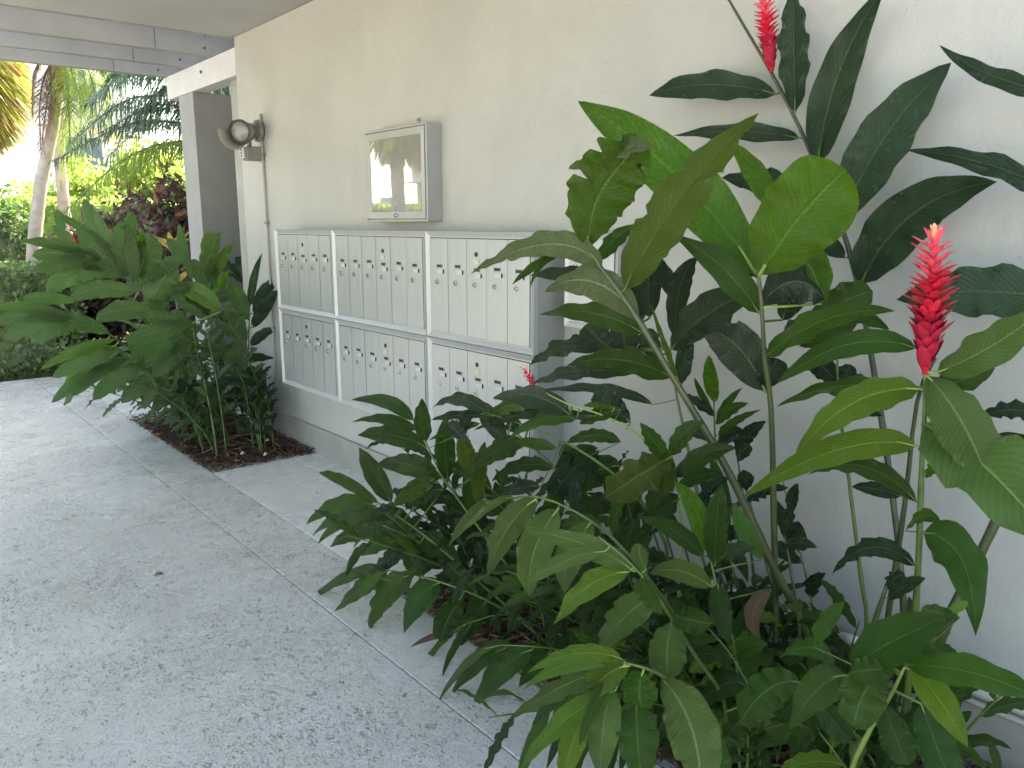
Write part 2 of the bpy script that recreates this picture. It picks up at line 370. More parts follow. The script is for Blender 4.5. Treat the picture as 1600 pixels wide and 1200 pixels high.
for i, y in enumerate((6.52, 7.09, 7.67)):
    MB().box(-3.6, 3.95, y-.035, y+.035, 2.808, 3.06).build('pergola_beam', M['beam'], b, bevel=.004)
    bb = MB(); bb.disc((XW-.06, y-.036, 2.86), (0, -1, 0), .010, .006, 8); bb.disc((XW-.05, y-.036, 2.95), (0, -1, 0), .007, .006, 8); bb.build('bolt', M['screw'], b)
    # butt joint in the beam face
    MB().box(XW-.42, XW-.417, y-.0375, y-.034, 2.81, 3.058).build('beam_joint', M['screw'], b)
MB().box(-3.6, XW, 6.073, 6.10, 2.868, 3.12).build('slab_fascia', M['beam'], b, bevel=.003)
MB().box(XW-.022, XW-.001, -9, 6.044, -.05, .185).build('plinth', M['plinth'], b, bevel=.004)
hb = MB(); hb.disc((XW-.004, 6.75, 2.73), (-1, 0, 0), .012, .008, 8); hb.build('bolt', M['screw'], b)
# pipes above the plinth
for z, r, lab in ((.238, .0155, 'upper of two white pipes running along the wall above the plinth'), (.203, .011, 'lower of two white pipes running along the plinth')):
    o = empty('water_pipe', (XW-r-.026, -1, z), lab, 'pipe'); q = MB(); q.tube([(0, -3, 0), (0, 3.35, 0)], r, 12); q.build('pipe_run', M['pipe'], o, True)
    for y in (.9, 2.1):
        c = MB(); c.tube([(0, y, 0), (0, y+.06, 0)], r*1.28, 12); c.build('coupling', M['pipe'], o, True)
        c = MB(); c.box(-r*1.15, .023, y+.42, y+.44, -r*1.15, r*1.15); c.build('clip', M['frame'], o)
rz = empty('riser_pipe', (2.19, 2.16, 0), 'short white riser pipe standing in the mulch among the stems', 'pipe')
q = MB(); q.tube([(0, 0, -.02), (0, 0, .33)], .013, 12); q.build('pipe_run', M['pipe'], rz, True); q = MB(); q.tube([(0, 0, .33), (0, 0, .37)], .017, 12); q.build('cap', M['pipe'], rz, True)

# floodlight with junction box and conduit
fl = empty('floodlight', (XW, 5.66, 2.19), 'grey bronze floodlight with a flared hood and sensor box high on the wall', 'light')
q = MB(); q.disc((0, 0, 0), (-1, 0, 0), .075, .035, 20); q.disc((-.035, 0, 0), (-1, 0, 0), .06, .02, 20, r2=.045); q.build('wall_plate', M['lamp'], fl, True)
ax = Vector((-.72, -.55, -.12)).normalized()
c0 = Vector((-.075, -.02, -.005))
q = MB(); q.tube([(-.04, 0, 0), tuple(c0)], .02, 10); q.build('arm', M['lamp'], fl, True)
q = MB(); q.tube([c0-ax*.01, c0+ax*.02, c0+ax*.06, c0+ax*.15], [.04, .052, .058, .078], 24); q.build('lamp_housing', M['lamp'], fl, True)
q = MB(); q.tube([c0+ax*.151, c0+ax*.153, c0+ax*.16], [.068, .062, .04], 24); q.build('lens', M['lens'], fl, True)
q = MB(); q.tube([c0+ax*.146, c0+ax*.162], [.080, .080], 28, False); q.tube([c0+ax*.162, c0+ax*.146], [.070, .070], 28, False); q.build('bezel', M['lamp'], fl, True)
for k in range(4):
    a1 = k*1.57+.4; u = ax.cross(Vector((0, 0, 1))).normalized(); w2 = ax.cross(u); off = (u*math.cos(a1)+w2*math.sin(a1))
    q = MB(); q.tube([c0+ax*.03+off*.054, c0+ax*.10+off*.07], [.008, .010], 6); q.build('cooling_fin', M['lamp'], fl)
# flared hood: half shell below-left
u = Vector((0, 0, 1)); u = (u-ax*u.dot(ax)).normalized(); w2 = ax.cross(u); q = MB(); vs = []; nn = 14
for j, (d, r_) in enumerate(((.10, .076), (.17, .095), (.23, .118))):
    for k in range(nn+1):
        th = R(75+k/nn*125); vs.append(c0+ax*d+(u*math.cos(th)+w2*math.sin(th))*r_)
q.add(vs, [(j*(nn+1)+k, j*(nn+1)+k+1, (j+1)*(nn+1)+k+1, (j+1)*(nn+1)+k) for j in range(2) for k in range(nn)])
o = q.build('hood', M['lamp'], fl, True); so = o.modifiers.new('s', 'SOLIDIFY'); so.thickness = .004
q = MB(); q.tube([(-.09, 0, -.05), (-.09, 0, -.09), (-.09, .0, -.12)], [.013, .018, .013], 10); q.build('swivel', M['lamp'], fl, True)
q = MB(); q.box(-.13, -.001, -.045, .045, -.205, -.11); q.build('sensor_box', M['lamp'], fl, bevel=.008)
q = MB(); q.box(-.15, -.131, -.038, .038, -.195, -.12); q.build('sensor_cover', M['frame'], fl, bevel=.004)
for k in range(3):
    q = MB(); q.disc((-.152, .0, -.137-.02*k), (-1, 0, 0), .006, .004, 8); q.build('sensor_knob', M['black'], fl)
cd = empty('conduit', (XW-.014, 5.62, 0), 'thin painted conduit running down the wall from the floodlight to the mulch', 'conduit')
q = MB(); q.tube([(0, 0, 2.3), (0, 0, .52), (0, .02, .44), (0, .09, .30), (-.03, .07, .2), (-.03, .07, -.02)], .0095, 8); q.build('conduit_tube', M['wall'], cd, True)
for z in (2.02, 1.55, .8, .19):
    q = MB(); q.box(-.013, .013, -.02 if z > .3 else .05, .02 if z > .3 else .09, z, z+.018); q.build('strap', M['lamp'] if z > 1 else M['plinth'], cd)

# ------------------------------------------------ framed notice case
nc = empty('notice_case', (XW, 3.75, 1.80), 'shallow grey framed display case with reflecting glass and a lock, above the mailboxes', 'display case')
D = .092; y0, y1, z0, z1 = -.303, .302, -.236, .241
q = MB(); q.box(-D+.012, -.001, y0, y1, z0, z1); q.build('case_body', M['frame'], nc, bevel=.003)
def ring(mb, xa, xb, ya, yb, za, zb, w, bev=.0):
    mb.box(xa, xb, ya, yb, za, za+w); mb.box(xa, xb, ya, yb, zb-w, zb); mb.box(xa, xb, ya, ya+w, za+w, zb-w); mb.box(xa, xb, yb-w, yb, za+w, zb-w)
def mitre(mb, x_out, x_in, xb, ya, yb, za, zb, w):
    """picture-frame moulding: outer lip at x_out sloping to x_in over width w"""
    o = [(ya, za), (yb, za), (yb, zb), (ya, zb)]; i = [(ya+w, za+w), (yb-w, za+w), (yb-w, zb-w), (ya+w, zb-w)]
    vs = [(xb, *p) for p in o]+[(x_out, *p) for p in o]+[(x_in, *p) for p in i]+[(xb, *p) for p in i]
    fs = []
    for k in range(4):
        k2 = (k+1) % 4; fs += [(k, k2, 4+k2, 4+k), (4+k, 4+k2, 8+k2, 8+k), (8+k, 8+k2, 12+k2, 12+k)]
    mb.add(vs, fs)
q = MB(); ring(q, -D, -D+.014, y0-.002, y1+.002, z0-.002, z1+.002, .012); q.build('outer_rim', M['frame'], nc, bevel=.002)
q = MB(); mitre(q, -D-.004, -D+.001, -D+.013, y0+.014, y1-.014, z0+.014, z1-.014, .036); q.build('door_frame', M['frame'], nc, bevel=.001)
q = MB(); q.box(-D+.004, -D+.0115, y0+.046, y1-.046, z0+.046, z1-.046); q.build('glass_pane', M['pane'], nc)
q = MB(); q.disc((-D-.004, -.01, z0+.03), (-1, 0, 0), .011, .006, 14); o = q.build('lock', M['steel'], nc, True)
q = MB(); q.box(-D-.012, -D-.0095, -.012, -.008, z0+.024, z0+.036); q.build('keyhole', M['black'], o)
hk = MB(); hk.tube([(XW-.001, 3.63, 2.085), (XW-.006, 3.63, 2.085), (XW-.006, 3.63, 2.045)], .0022, 6); hk.box(XW-.004, XW-.0005, 3.652, 3.658, 2.07, 2.085)
tag(hk.build('wall_hook', M['screw']), 'tiny dark hook in the wall right above the display case', 'hook')

# ------------------------------------------------ mailboxes
XF = 2.225
def door_meshes(w, h):
    d = MB(); d.box(-.006, 0, .0015, w-.0015, 0, h); return d.mesh('mailbox_door', M['alu'])
lockm = MB(); lockm.disc((0, 0, 0), (-1, 0, 0), .0125, .005, 14); lockm.disc((-.005, 0, 0), (-1, 0, 0), .0085, .003, 12, r2=.007); lockm.box(-.0095, -.0078, -.0012, .0012, -.005, .005, 1)
lockm = lockm.mesh('lock', [M['steel'], M['black']])
slotm = MB(); slotm.box(-.0012, 0, -.020, .020, -.0068, .0068); slotm.box(-.003, 0, -.0235, -.022, -.010, .010, 1); slotm.box(-.003, 0, .022, .0235, -.010, .010, 1); slotm = slotm.mesh('name_slot', [M['black'], M['alu_trim']])
cardm = MB(); cardm.box(-.0045, 0, -.021, .021, -.0085, .0085); cardm.box(-.0065, 0, -.0255, -.0235, -.009, .010, 1); cardm = cardm.mesh('label_card', [M['card'], M['black']])
keym = MB(); keym.disc((0, 0, 0), (-1, 0, 0), .011, .003, 12, 0); keym = keym.mesh('master_keyhole', M['black'])
platem = MB(); platem.box(-.003, 0, -.021, .021, -.012, .012); platem = platem.mesh('number_plate', M['tan'])
def mailbox(y_r, y_l, z0, z1, n, pitch, label, slot_z, lock_z, master=2, trim=.024, has_plate=True):
    """y_r nearer side, y_l farther side; doors counted from the far (left) side"""
    t = empty('mailbox_unit', (XF, (y_r+y_l)/2, z0), label, 'mailboxes'); oy = (y_r+y_l)/2
    ya, yb = y_r-oy, y_l-oy; h = z1-z0
    q = MB(); q.box(.0125, XW-XF-.001, ya+.001, yb-.001, .001, h-.001); q.build('housing', M['alu_box'], t, bevel=.002)
    q = MB(); mitre(q, -.012, .001, .013, ya, yb, 0, h, trim); q.build('trim_frame', M['alu_trim'], t)
    q = MB(); ring(q, -.003, .012, ya+trim, yb-trim, trim, h-trim, .006); q.build('inner_rim', M['alu_trim'], t)
    i0, i1 = ya+trim+.008, yb-trim-.008; w = (i1-i0)/n; zz0, zz1 = trim+.008, h-trim-.010
    dm = door_meshes(w, zz1-zz0)
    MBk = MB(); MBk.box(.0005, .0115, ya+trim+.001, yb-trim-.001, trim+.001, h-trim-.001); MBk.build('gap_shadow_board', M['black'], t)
    for k in range(n):
        yy = i1-(k+1)*w; d = link('mailbox_door', dm, t, (rng.uniform(-.0012, .0003), yy, zz0))
        jit = rng.uniform(-.003, .003)
        sz = (zz1-zz0)*slot_z-(.0 if k != master or not has_plate else .008)
        link('name_slot', slotm, d, (-.006, w*.46, sz+jit)); link('label_card', cardm, d, (-.006, w*.38+rng.uniform(-.004, .004), sz-.026+jit))
        link('lock', lockm, d, (-.006, w*.60, (zz1-zz0)*lock_z), (rng.uniform(0, 3), 0, 0))
        if k == master:
            if has_plate: link('number_plate', platem, d, (-.006, w*.5, (zz1-zz0)*slot_z+.028))
            link('master_keyhole', keym, d, (-.006, w*.5, (zz1-zz0)*slot_z+.062))
    return t
Y = (5.115, 4.318, 3.342, 2.533)
zU0, zU1, zL0, zL1 = 1.003, 1.517, .497, .9995
mailbox(Y[1]+.002, Y[0], zU0, zU1, 5, .1, 'upper mailbox unit with five narrow doors nearest the conduit', .73, .56)
mailbox(Y[2]+.002, Y[1]-.002, zU0, zU1, 6, .1, 'upper mailbox unit with six narrow doors directly below the display case', .70, .53, 3)
mailbox(Y[3], Y[2]-.002, zU0, zU1, 5, .1, 'upper mailbox unit with five narrow doors, nearest the viewer, partly behind the pale ragged leaf', .71, .54)
mailbox(Y[1]+.002, Y[0], zL0, zL1, 5, .1, 'lower mailbox unit with five narrow doors at the far end, nearest the mulch bed', .74, .60, 2, has_plate=False)
mailbox(Y[2]+.002, Y[1]-.002, zL0, zL1, 6, .1, 'lower mailbox unit with six narrow doors in the middle of the bottom row', .72, .56, 3)
mailbox(Y[3], Y[2]-.002, zL0, zL1, 5, .1, 'lower mailbox unit with five narrow doors, its bottom hidden by the near leaves', .73, .56)
pb = empty('parcel_locker', (2.305, 2.29, 1.13), 'small grey parcel locker on the wall behind the leaves, right of the mailboxes', 'parcel locker')
q = MB(); q.box(.01, XW-2.306, -.15, .15, 0, .385); q.build('housing', M['frame'], pb, bevel=.003)
q = MB(); mitre(q, -.006, .001, .011, -.148, .148, .002, .383, .02); q.build('trim_frame', M['alu_trim'], pb)
for z in (.025, .20):
    q = MB(); q.box(-.004, .009, -.125, .125, z, z+.16); o = q.build('locker_door', M['alu'], pb); link('name_slot', slotm, o, (-.004, .05, z+.12)); link('lock', lockm, o, (-.004, .09, z+.05))

# ------------------------------------------------ floor debris
for i, (x, y, m, lab) in enumerate(((.93, 3.62, 'litter', 'small curled dead leaf bit alone on the white pavement'), (1.02, 1.55, 'card', 'white paint fleck on the pavement near the bottom edge'),
        (1.08, 1.5, 'card', 'smaller white fleck right of the paint fleck on the pavement'), (1.98, 4.2, 'card', 'tiny pale pebble on the slab below the middle mailboxes'), (1.10, 1.68, 'litter', 'brown seed husk on the pavement near the bottom edge'))):
    q = MB(); q.tube([(x-.018, y, .004), (x-.005, y+.004, .010), (x+.008, y, .008), (x+.02, y-.004, .004)], [.002, .006, .007, .002], 7)
    tag(q.build('debris', M[m], smooth=True), lab, 'debris')

# ------------------------------------------------ ginger canes (traced in metres)
CANES = [
('ginger_cane','tallest ginger cane leaning on the wall, its red flower cut by the top edge',None,0.0085,'s',((2.25, 1.484, 2.003), (2.22, 1.509, 2.227), 0.9),[(2.22,1.649,2.255),(2.24,1.579,2.14),(2.26,1.49,1.999),(2.27,1.389,1.832),(2.27,1.323,1.708),(2.26,1.235,1.559),(2.24,1.15,1.37),(2.2,1.047,1.074),(2.18,0.97,0.798),(2.15,0.899,0.508),(2.21,0.924,0.256),(2.27,0.949,-0.02)],[
((2.263,1.472,1.938),(2.211,1.7,2.021),(2.233,1.955,1.987),(-0.984,-0.077,0.159),0.091,'k',(2.263,1.457,1.944)),
((2.27,1.387,1.803),(2.218,1.568,1.852),(2.24,1.847,1.845),(-0.871,-0.101,0.481),0.066,'k',(2.27,1.375,1.806)),
((2.267,1.406,1.88),(2.235,1.411,2.076),(2.287,1.452,2.25),(-0.698,-0.705,0.127),0.091,'k',(2.267,1.416,1.877)),
((2.27,1.322,1.725),(2.238,1.294,1.999),(2.29,1.168,2.19),(-0.87,-0.478,-0.121),0.116,'k',(2.27,1.33,1.722)),
((2.26,1.227,1.559),(2.232,1.137,1.805),(2.29,0.977,1.962),(-0.967,-0.242,-0.078),0.152,'k',(2.26,1.234,1.557),None,1),
((2.241,1.145,1.381),(2.201,1.039,1.633),(2.241,0.818,1.653),(-0.965,-0.168,-0.203),0.152,'k',(2.241,1.153,1.379)),
((2.249,1.204,1.453),(2.205,1.263,1.528),(2.24,1.365,1.483),(-0.917,-0.125,0.378),0.058,'k',(2.249,1.189,1.459)),
((2.287,1.359,1.645),(2.222,1.509,1.692),(2.224,1.628,1.696),(-0.914,-0.27,0.304),0.084,'k',(2.267,1.296,1.664)),
((2.22,1.649,2.255),(2.174,1.665,2.314),(2.168,1.68,2.34),(-0.587,-0.806,-0.07),0.022,'k',(2.22,1.649,2.255)),
((2.232,1.068,1.085),(2.229,1.155,1.102),(2.265,1.241,1.073),(-0.707,0.179,0.684),0.090,'k',(2.202,1.053,1.092)),
]),
('ginger_cane','tall cane at the right edge, its dark leaves reaching in over the wall',None,0.013,'s',None,[(2.2,0.692,2.095),(2.22,0.646,1.765),(2.2,0.637,1.403),(2.15,0.654,0.988),(2.12,0.689,0.829),(2.1,0.726,0.678),(2.08,0.769,0.491),(2.14,0.794,0.247),(2.2,0.819,-0.02)],[
((2.216,0.653,1.835),(2.159,0.828,1.87),(2.173,0.962,1.987),(-0.91,-0.279,0.307),0.049,'k',(2.216,0.656,1.833),None,1),
((2.21,0.622,1.579),(2.149,0.765,1.706),(2.159,1.016,1.738),(-0.909,-0.252,0.332),0.059,'k',(2.21,0.641,1.579)),
((2.197,0.619,1.374),(2.138,0.79,1.411),(2.151,0.999,1.353),(-0.947,-0.098,0.305),0.135,'k',(2.197,0.638,1.377)),
((2.163,0.604,1.099),(2.104,0.695,1.138),(2.114,0.751,1.078),(-0.795,-0.185,0.578),0.047,'k',(2.163,0.649,1.099)),
((2.155,0.606,1.029),(2.153,0.697,1.026),(2.192,0.787,1),(-0.776,0.25,0.579),0.056,'k',(2.155,0.652,1.03)),
]),
('ginger_cane','ginger cane with the large upright red flower spike near the right edge',None,0.0095,'g',((1.88, 0.791, 1.213), (1.86, 0.793, 1.547), 1.0),[(1.88,0.792,1.228),(1.88,0.784,1.132),(1.9,0.786,0.989),(1.93,0.786,0.79),(1.97,0.794,0.589),(2,0.805,0.395),(2.06,0.83,0.197),(2.12,0.855,-0.02)],[
((1.88,0.786,1.211),(1.792,0.662,1.149),(1.76,0.606,1.053),(-0.669,-0.185,0.72),0.117,'l',(1.88,0.791,1.21)),
((1.885,0.784,1.097),(1.745,0.586,1.086),(1.635,0.418,0.961),(-0.596,0.11,0.796),0.171,'l',(1.885,0.785,1.097)),
((1.88,0.8,1.177),(1.78,0.922,1.183),(1.73,1.016,0.991),(-0.856,-0.173,0.488),0.087,'b',(1.88,0.788,1.179)),
((1.893,0.8,1.039),(1.793,0.935,1.072),(1.743,1.169,0.84),(-0.887,-0.119,0.447),0.080,'b',(1.893,0.786,1.041)),
((1.914,0.794,0.897),(1.894,0.928,1.018),(1.964,1.108,0.878),(-0.69,0.152,0.707),0.058,'m',(1.914,0.786,0.897)),
((1.88,0.816,1.27),(1.808,0.95,1.32),(1.8,1.12,1.15),(-0.899,-0.065,0.433),0.068,'m',(1.88,0.792,1.228)),
((1.88,0.85,1.177),(1.832,0.993,1.18),(1.86,1.153,1.075),(-0.716,0.179,0.675),0.045,'m',(1.88,0.789,1.185)),
((1.943,0.795,0.725),(1.923,0.908,0.809),(1.993,1.031,0.605),(-0.855,0.367,0.366),0.052,'k',(1.943,0.789,0.725)),
((1.925,0.777,0.823),(1.953,0.674,0.836),(1.845,0.611,0.649),(-0.694,-0.335,0.638),0.104,'m',(1.925,0.786,0.82)),
((1.925,0.819,0.814),(1.852,0.748,0.923),(1.841,0.703,0.882),(-0.616,0.682,0.394),0.038,'m',(1.925,0.786,0.822)),
((1.903,0.777,0.97),(1.854,0.743,1.009),(1.844,0.709,1.023),(-0.701,0.703,0.121),0.033,'m',(1.903,0.786,0.968)),
((1.88,0.766,1.221),(1.86,0.631,1.294),(1.93,0.568,1.401),(-0.969,-0.021,0.247),0.088,'l',(1.88,0.791,1.218)),
((1.88,0.776,1.193),(1.88,0.697,1.199),(1.98,0.679,1.254),(-0.73,-0.404,0.552),0.063,'m',(1.88,0.789,1.191)),
]),
('ginger_cane','bare ginger stalk crossing close behind the stem of the large red flower',None,0.008,'s',None,[(1.98,0.813,1.237),(2,0.854,1.121),(2.03,0.872,0.837),(2.06,0.899,0.518),(2.12,0.924,0.261),(2.18,0.949,-0.02)],[
((2.027,0.882,0.864),(2.003,0.947,0.88),(2.019,1.011,0.859),(-0.868,-0.032,0.495),0.040,'k',(2.027,0.871,0.865)),
((2.014,0.913,0.988),(2.004,0.958,0.993),(2.034,1.003,0.982),(-0.707,0.198,0.679),0.048,'k',(2.014,0.863,0.989)),
]),
('ginger_cane','upright ginger cane in the middle of the clump topped by one broad glowing green leaf',None,0.0095,'s',None,[(1.75,1.161,1.441),(1.77,1.156,1.345),(1.8,1.158,1.211),(1.84,1.155,1.071),(1.9,1.164,0.771),(1.97,1.179,0.436),(2,1.182,0.24),(2.06,1.207,0.115),(2.12,1.232,-0.02)],[
((1.753,1.157,1.426),(1.741,1.067,1.568),(1.723,0.936,1.668),(-0.888,-0.28,-0.364),0.204,'y',(1.753,1.16,1.425),None,3),
((1.813,1.204,1.421),(1.813,1.44,1.709),(1.913,1.977,1.942),(-0.88,-0.181,0.438),0.161,'y',(1.753,1.16,1.425),None,2),
((1.774,1.165,1.328),(1.714,1.243,1.477),(1.724,1.413,1.52),(-0.753,-0.491,0.438),0.076,'m',(1.774,1.157,1.329)),
((1.834,1.221,1.416),(1.864,1.332,1.509),(1.934,1.443,1.55),(-0.828,0.035,0.56),0.107,'k',(1.754,1.16,1.423)),
((1.826,1.166,1.119),(1.818,1.248,1.27),(1.906,1.438,1.249),(-0.774,-0.072,0.629),0.122,'g',(1.826,1.156,1.121),None,3),
((1.823,1.158,1.131),(1.828,1.162,1.178),(1.873,1.166,1.203),(-0.735,-0.38,0.562),0.083,'g',(1.823,1.156,1.131)),
((1.799,1.152,1.219),(1.739,0.968,1.368),(1.749,0.811,1.365),(-0.881,0.29,0.373),0.076,'m',(1.799,1.158,1.218)),
((1.769,1.16,1.348),(1.769,1.072,1.466),(1.869,1.045,1.366),(-0.676,-0.504,0.538),0.109,'g',(1.769,1.157,1.349)),
((1.85,1.173,1.574),(1.855,1.269,1.702),(1.9,1.365,1.767),(-0.864,-0.227,0.449),0.060,'y',(1.75,1.161,1.441)),
((1.87,1.053,1.355),(1.83,1.048,1.458),(1.87,1.149,1.494),(-0.83,-0.46,0.316),0.095,'y',(1.77,1.156,1.344)),
((1.898,1.176,1.301),(1.875,1.124,1.413),(1.892,1.072,1.472),(-0.974,-0.174,-0.143),0.082,'k',(1.778,1.157,1.308)),
]),
('ginger_cane','slim ginger cane behind the glowing leaf with green leaves spread towards the flower',None,0.006,'g',None,[(2,1.079,1.353),(2.02,1.08,1.198),(2.04,1.072,1.056),(2.08,1.048,0.847),(2.1,1.002,0.58),(2.12,0.984,0.451),(2.18,1.009,0.226),(2.24,1.034,-0.02)],[
((1.959,1.137,1.287),(1.928,1.043,1.364),(1.982,0.98,1.385),(-0.971,0.008,0.24),0.105,'m',(2.009,1.079,1.286)),
((2.016,1.189,1.22),(1.985,1.104,1.282),(1.993,1.018,1.3),(-0.941,0.239,0.242),0.080,'m',(2.016,1.08,1.23)),
((2.016,1.081,1.233),(1.982,1.119,1.213),(1.988,1.158,1.165),(-0.95,-0.08,0.301),0.059,'k',(2.016,1.08,1.232)),
((2.03,1.073,1.128),(2.016,1.116,1.169),(2.041,1.159,1.186),(-0.774,-0.278,0.569),0.064,'k',(2.03,1.076,1.127)),
((2.035,1.069,1.093),(2.02,1.061,1.148),(2.046,1.053,1.182),(-0.945,-0.322,0.058),0.055,'k',(2.035,1.074,1.091)),
((2.04,1.065,1.058),(2.004,1.001,1.079),(2.008,0.938,1.068),(-0.825,0.254,0.505),0.045,'k',(2.04,1.072,1.055)),
((2.007,1.087,1.301),(1.944,1.135,1.297),(1.922,1.183,1.265),(-0.744,-0.479,0.466),0.057,'k',(2.007,1.079,1.301)),
((2.002,1.082,1.336),(1.958,0.999,1.33),(1.953,0.916,1.297),(-0.857,0.137,0.496),0.042,'m',(2.002,1.079,1.336)),
((2.068,1.057,0.91),(2.028,1.105,0.935),(2.027,1.154,0.933),(-0.706,-0.426,0.566),0.036,'m',(2.068,1.055,0.91)),
]),
('ginger_cane','thick ginger cane slanting up to the left with torn and scorched upper leaves',None,0.012,'s',None,[(1.55,1.594,1.513),(1.58,1.531,1.432),(1.61,1.451,1.332),(1.66,1.366,1.182),(1.73,1.284,1.011),(1.8,1.222,0.851),(1.9,1.161,0.621),(2.02,1.107,0.389),(2.08,1.132,0.193),(2.14,1.157,-0.02)],[
((1.56,1.562,1.491),(1.504,1.522,1.644),(1.52,1.338,1.742),(-0.701,-0.474,-0.533),0.174,'t',(1.56,1.572,1.485),[(-1, 0.45, 0.03, 0.85), (-1, 0.64, 0.025, 0.85), (1, 0.57, 0.02, 0.6), (1, 0.74, 0.02, 0.8), (-1, 0.8, 0.03, 0.9)],3),
((1.55,1.488,1.708),(1.492,1.379,1.748),(1.475,1.271,1.723),(-0.866,0.327,0.379),0.055,'p',(1.55,1.594,1.513)),
((1.55,1.499,1.699),(1.491,1.526,1.705),(1.472,1.553,1.689),(-0.482,-0.567,0.668),0.039,'p',(1.55,1.594,1.513)),
((1.55,1.543,1.633),(1.538,1.576,1.649),(1.566,1.609,1.652),(-0.798,0.024,0.603),0.023,'p',(1.55,1.594,1.513)),
((1.599,1.461,1.38),(1.527,1.285,1.604),(1.519,1.027,1.778),(-0.868,-0.24,-0.436),0.120,'o',(1.599,1.48,1.368),[(-1, 0.3, 0.05, 0.4), (1, 0.62, 0.06, 0.45), (-1, 0.55, 0.05, 0.4), (1, 0.8, 0.05, 0.6)],2),
((1.579,1.531,1.435),(1.499,1.597,1.571),(1.479,1.988,1.401),(-0.949,-0.189,0.253),0.078,'p',(1.579,1.533,1.434),[(1, 0.75, 0.05, 0.8), (-1, 0.85, 0.05, 0.8), (1, 0.9, 0.04, 0.9), (-1, 0.68, 0.03, 0.7)],0),
((1.552,1.653,1.472),(1.517,1.747,1.438),(1.522,1.84,1.374),(-0.982,-0.183,-0.049),0.028,'m',(1.552,1.589,1.507)),
((1.55,1.69,1.465),(1.526,1.736,1.436),(1.542,1.782,1.367),(-0.887,-0.371,-0.273),0.016,'m',(1.55,1.594,1.513)),
((1.691,1.588,1.389),(1.63,1.714,1.42),(1.639,1.892,1.395),(-0.93,-0.165,0.327),0.049,'k',(1.591,1.501,1.395)),
((1.62,1.432,1.302),(1.568,1.545,1.461),(1.59,1.772,1.354),(-0.919,-0.137,0.37),0.095,'p',(1.62,1.434,1.302),[(1, 0.8, 0.06, 0.7)],0),
((1.632,1.422,1.263),(1.581,1.575,1.342),(1.606,1.815,1.281),(-0.873,-0.079,0.481),0.068,'m',(1.632,1.414,1.268)),
((1.723,1.684,1.448),(1.69,1.593,1.518),(1.697,1.503,1.55),(-0.986,0.056,-0.154),0.053,'m',(1.573,1.547,1.452)),
((1.682,1.334,1.132),(1.646,1.375,1.26),(1.65,1.417,1.346),(-0.582,-0.783,0.218),0.015,'y',(1.682,1.34,1.128)),
((1.824,1.567,1.277),(1.794,1.559,1.39),(1.804,1.551,1.469),(-0.646,-0.751,-0.136),0.088,'k',(1.624,1.427,1.289)),
((1.873,1.635,1.262),(1.825,1.639,1.374),(1.818,1.644,1.456),(-0.756,-0.628,-0.183),0.062,'k',(1.623,1.429,1.293)),
]),
('ginger_cane','ginger cane with long rolled grey green leaves curling beside the slanting cane',None,0.007,'g',None,[(1.95,1.589,1.171),(1.98,1.578,1.016),(2,1.542,0.853),(2.03,1.489,0.604),(2.08,1.433,0.3),(2.14,1.458,0.147),(2.2,1.483,-0.02)],[
((1.95,1.57,1.203),(1.899,1.546,1.397),(1.922,1.478,1.455),(-0.863,-0.436,-0.257),0.069,'g',(1.95,1.589,1.171),None,2),
((1.95,1.581,1.171),(1.88,1.424,1.314),(1.876,1.233,1.38),(-0.977,0.215,0.01),0.119,'g',(1.95,1.589,1.17),None,3),
((1.95,1.831,1.127),(1.907,1.874,1.184),(1.904,1.917,1.217),(-0.685,-0.67,0.285),0.105,'g',(1.95,1.589,1.171)),
((1.953,1.762,1.114),(1.936,1.778,1.18),(1.96,1.795,1.22),(-0.762,-0.603,0.236),0.102,'g',(1.953,1.588,1.156)),
((1.959,1.637,1.113),(1.953,1.685,1.184),(1.988,1.734,1.213),(-0.838,-0.25,0.485),0.075,'g',(1.959,1.586,1.125)),
((1.968,1.591,1.077),(1.868,1.732,1.166),(1.818,1.917,1.087),(-0.729,-0.352,0.587),0.096,'m',(1.968,1.582,1.079)),
((1.95,1.852,1.142),(1.899,2.037,1.162),(1.923,2.22,1.036),(-0.89,0.063,0.452),0.072,'k',(1.95,1.589,1.171)),
((1.962,1.746,1.068),(1.93,1.997,1.075),(1.983,2.282,0.946),(-0.849,0.148,0.507),0.066,'k',(1.962,1.584,1.109)),
((1.973,1.556,1.061),(1.912,1.507,1.182),(1.891,1.458,1.239),(-0.679,-0.464,-0.568),0.053,'k',(1.973,1.581,1.054)),
((1.981,1.676,0.974),(1.946,1.867,1.042),(1.992,2.285,0.912),(-0.781,0.078,0.619),0.043,'k',(1.981,1.576,1.008)),
((1.95,1.564,1.321),(1.921,1.607,1.41),(1.931,1.65,1.463),(-0.844,-0.5,0.193),0.054,'g',(1.95,1.589,1.171)),
((1.95,1.38,1.334),(1.938,1.394,1.293),(1.966,1.407,1.238),(-0.917,-0.319,-0.238),0.044,'k',(1.95,1.589,1.171)),
]),
('ginger_cane','young ginger sprout with small lime green leaves standing against the pale wall',None,0.004,'g',None,[(2.1,1.542,1.131),(2.1,1.527,1.008),(2.12,1.525,0.835),(2.15,1.515,0.612),(2.21,1.54,0.311),(2.27,1.565,-0.02)],[
((2.102,1.521,0.992),(2.08,1.536,1.075),(2.098,1.551,1.14),(-0.854,-0.513,0.085),0.048,'y',(2.102,1.527,0.99)),
((2.107,1.527,0.944),(2.088,1.57,1.01),(2.109,1.613,1.057),(-0.757,-0.516,0.401),0.022,'m',(2.107,1.526,0.943)),
((2.11,1.517,0.924),(2.107,1.485,1.003),(2.144,1.452,1.045),(-0.97,-0.151,0.189),0.032,'m',(2.11,1.526,0.921)),
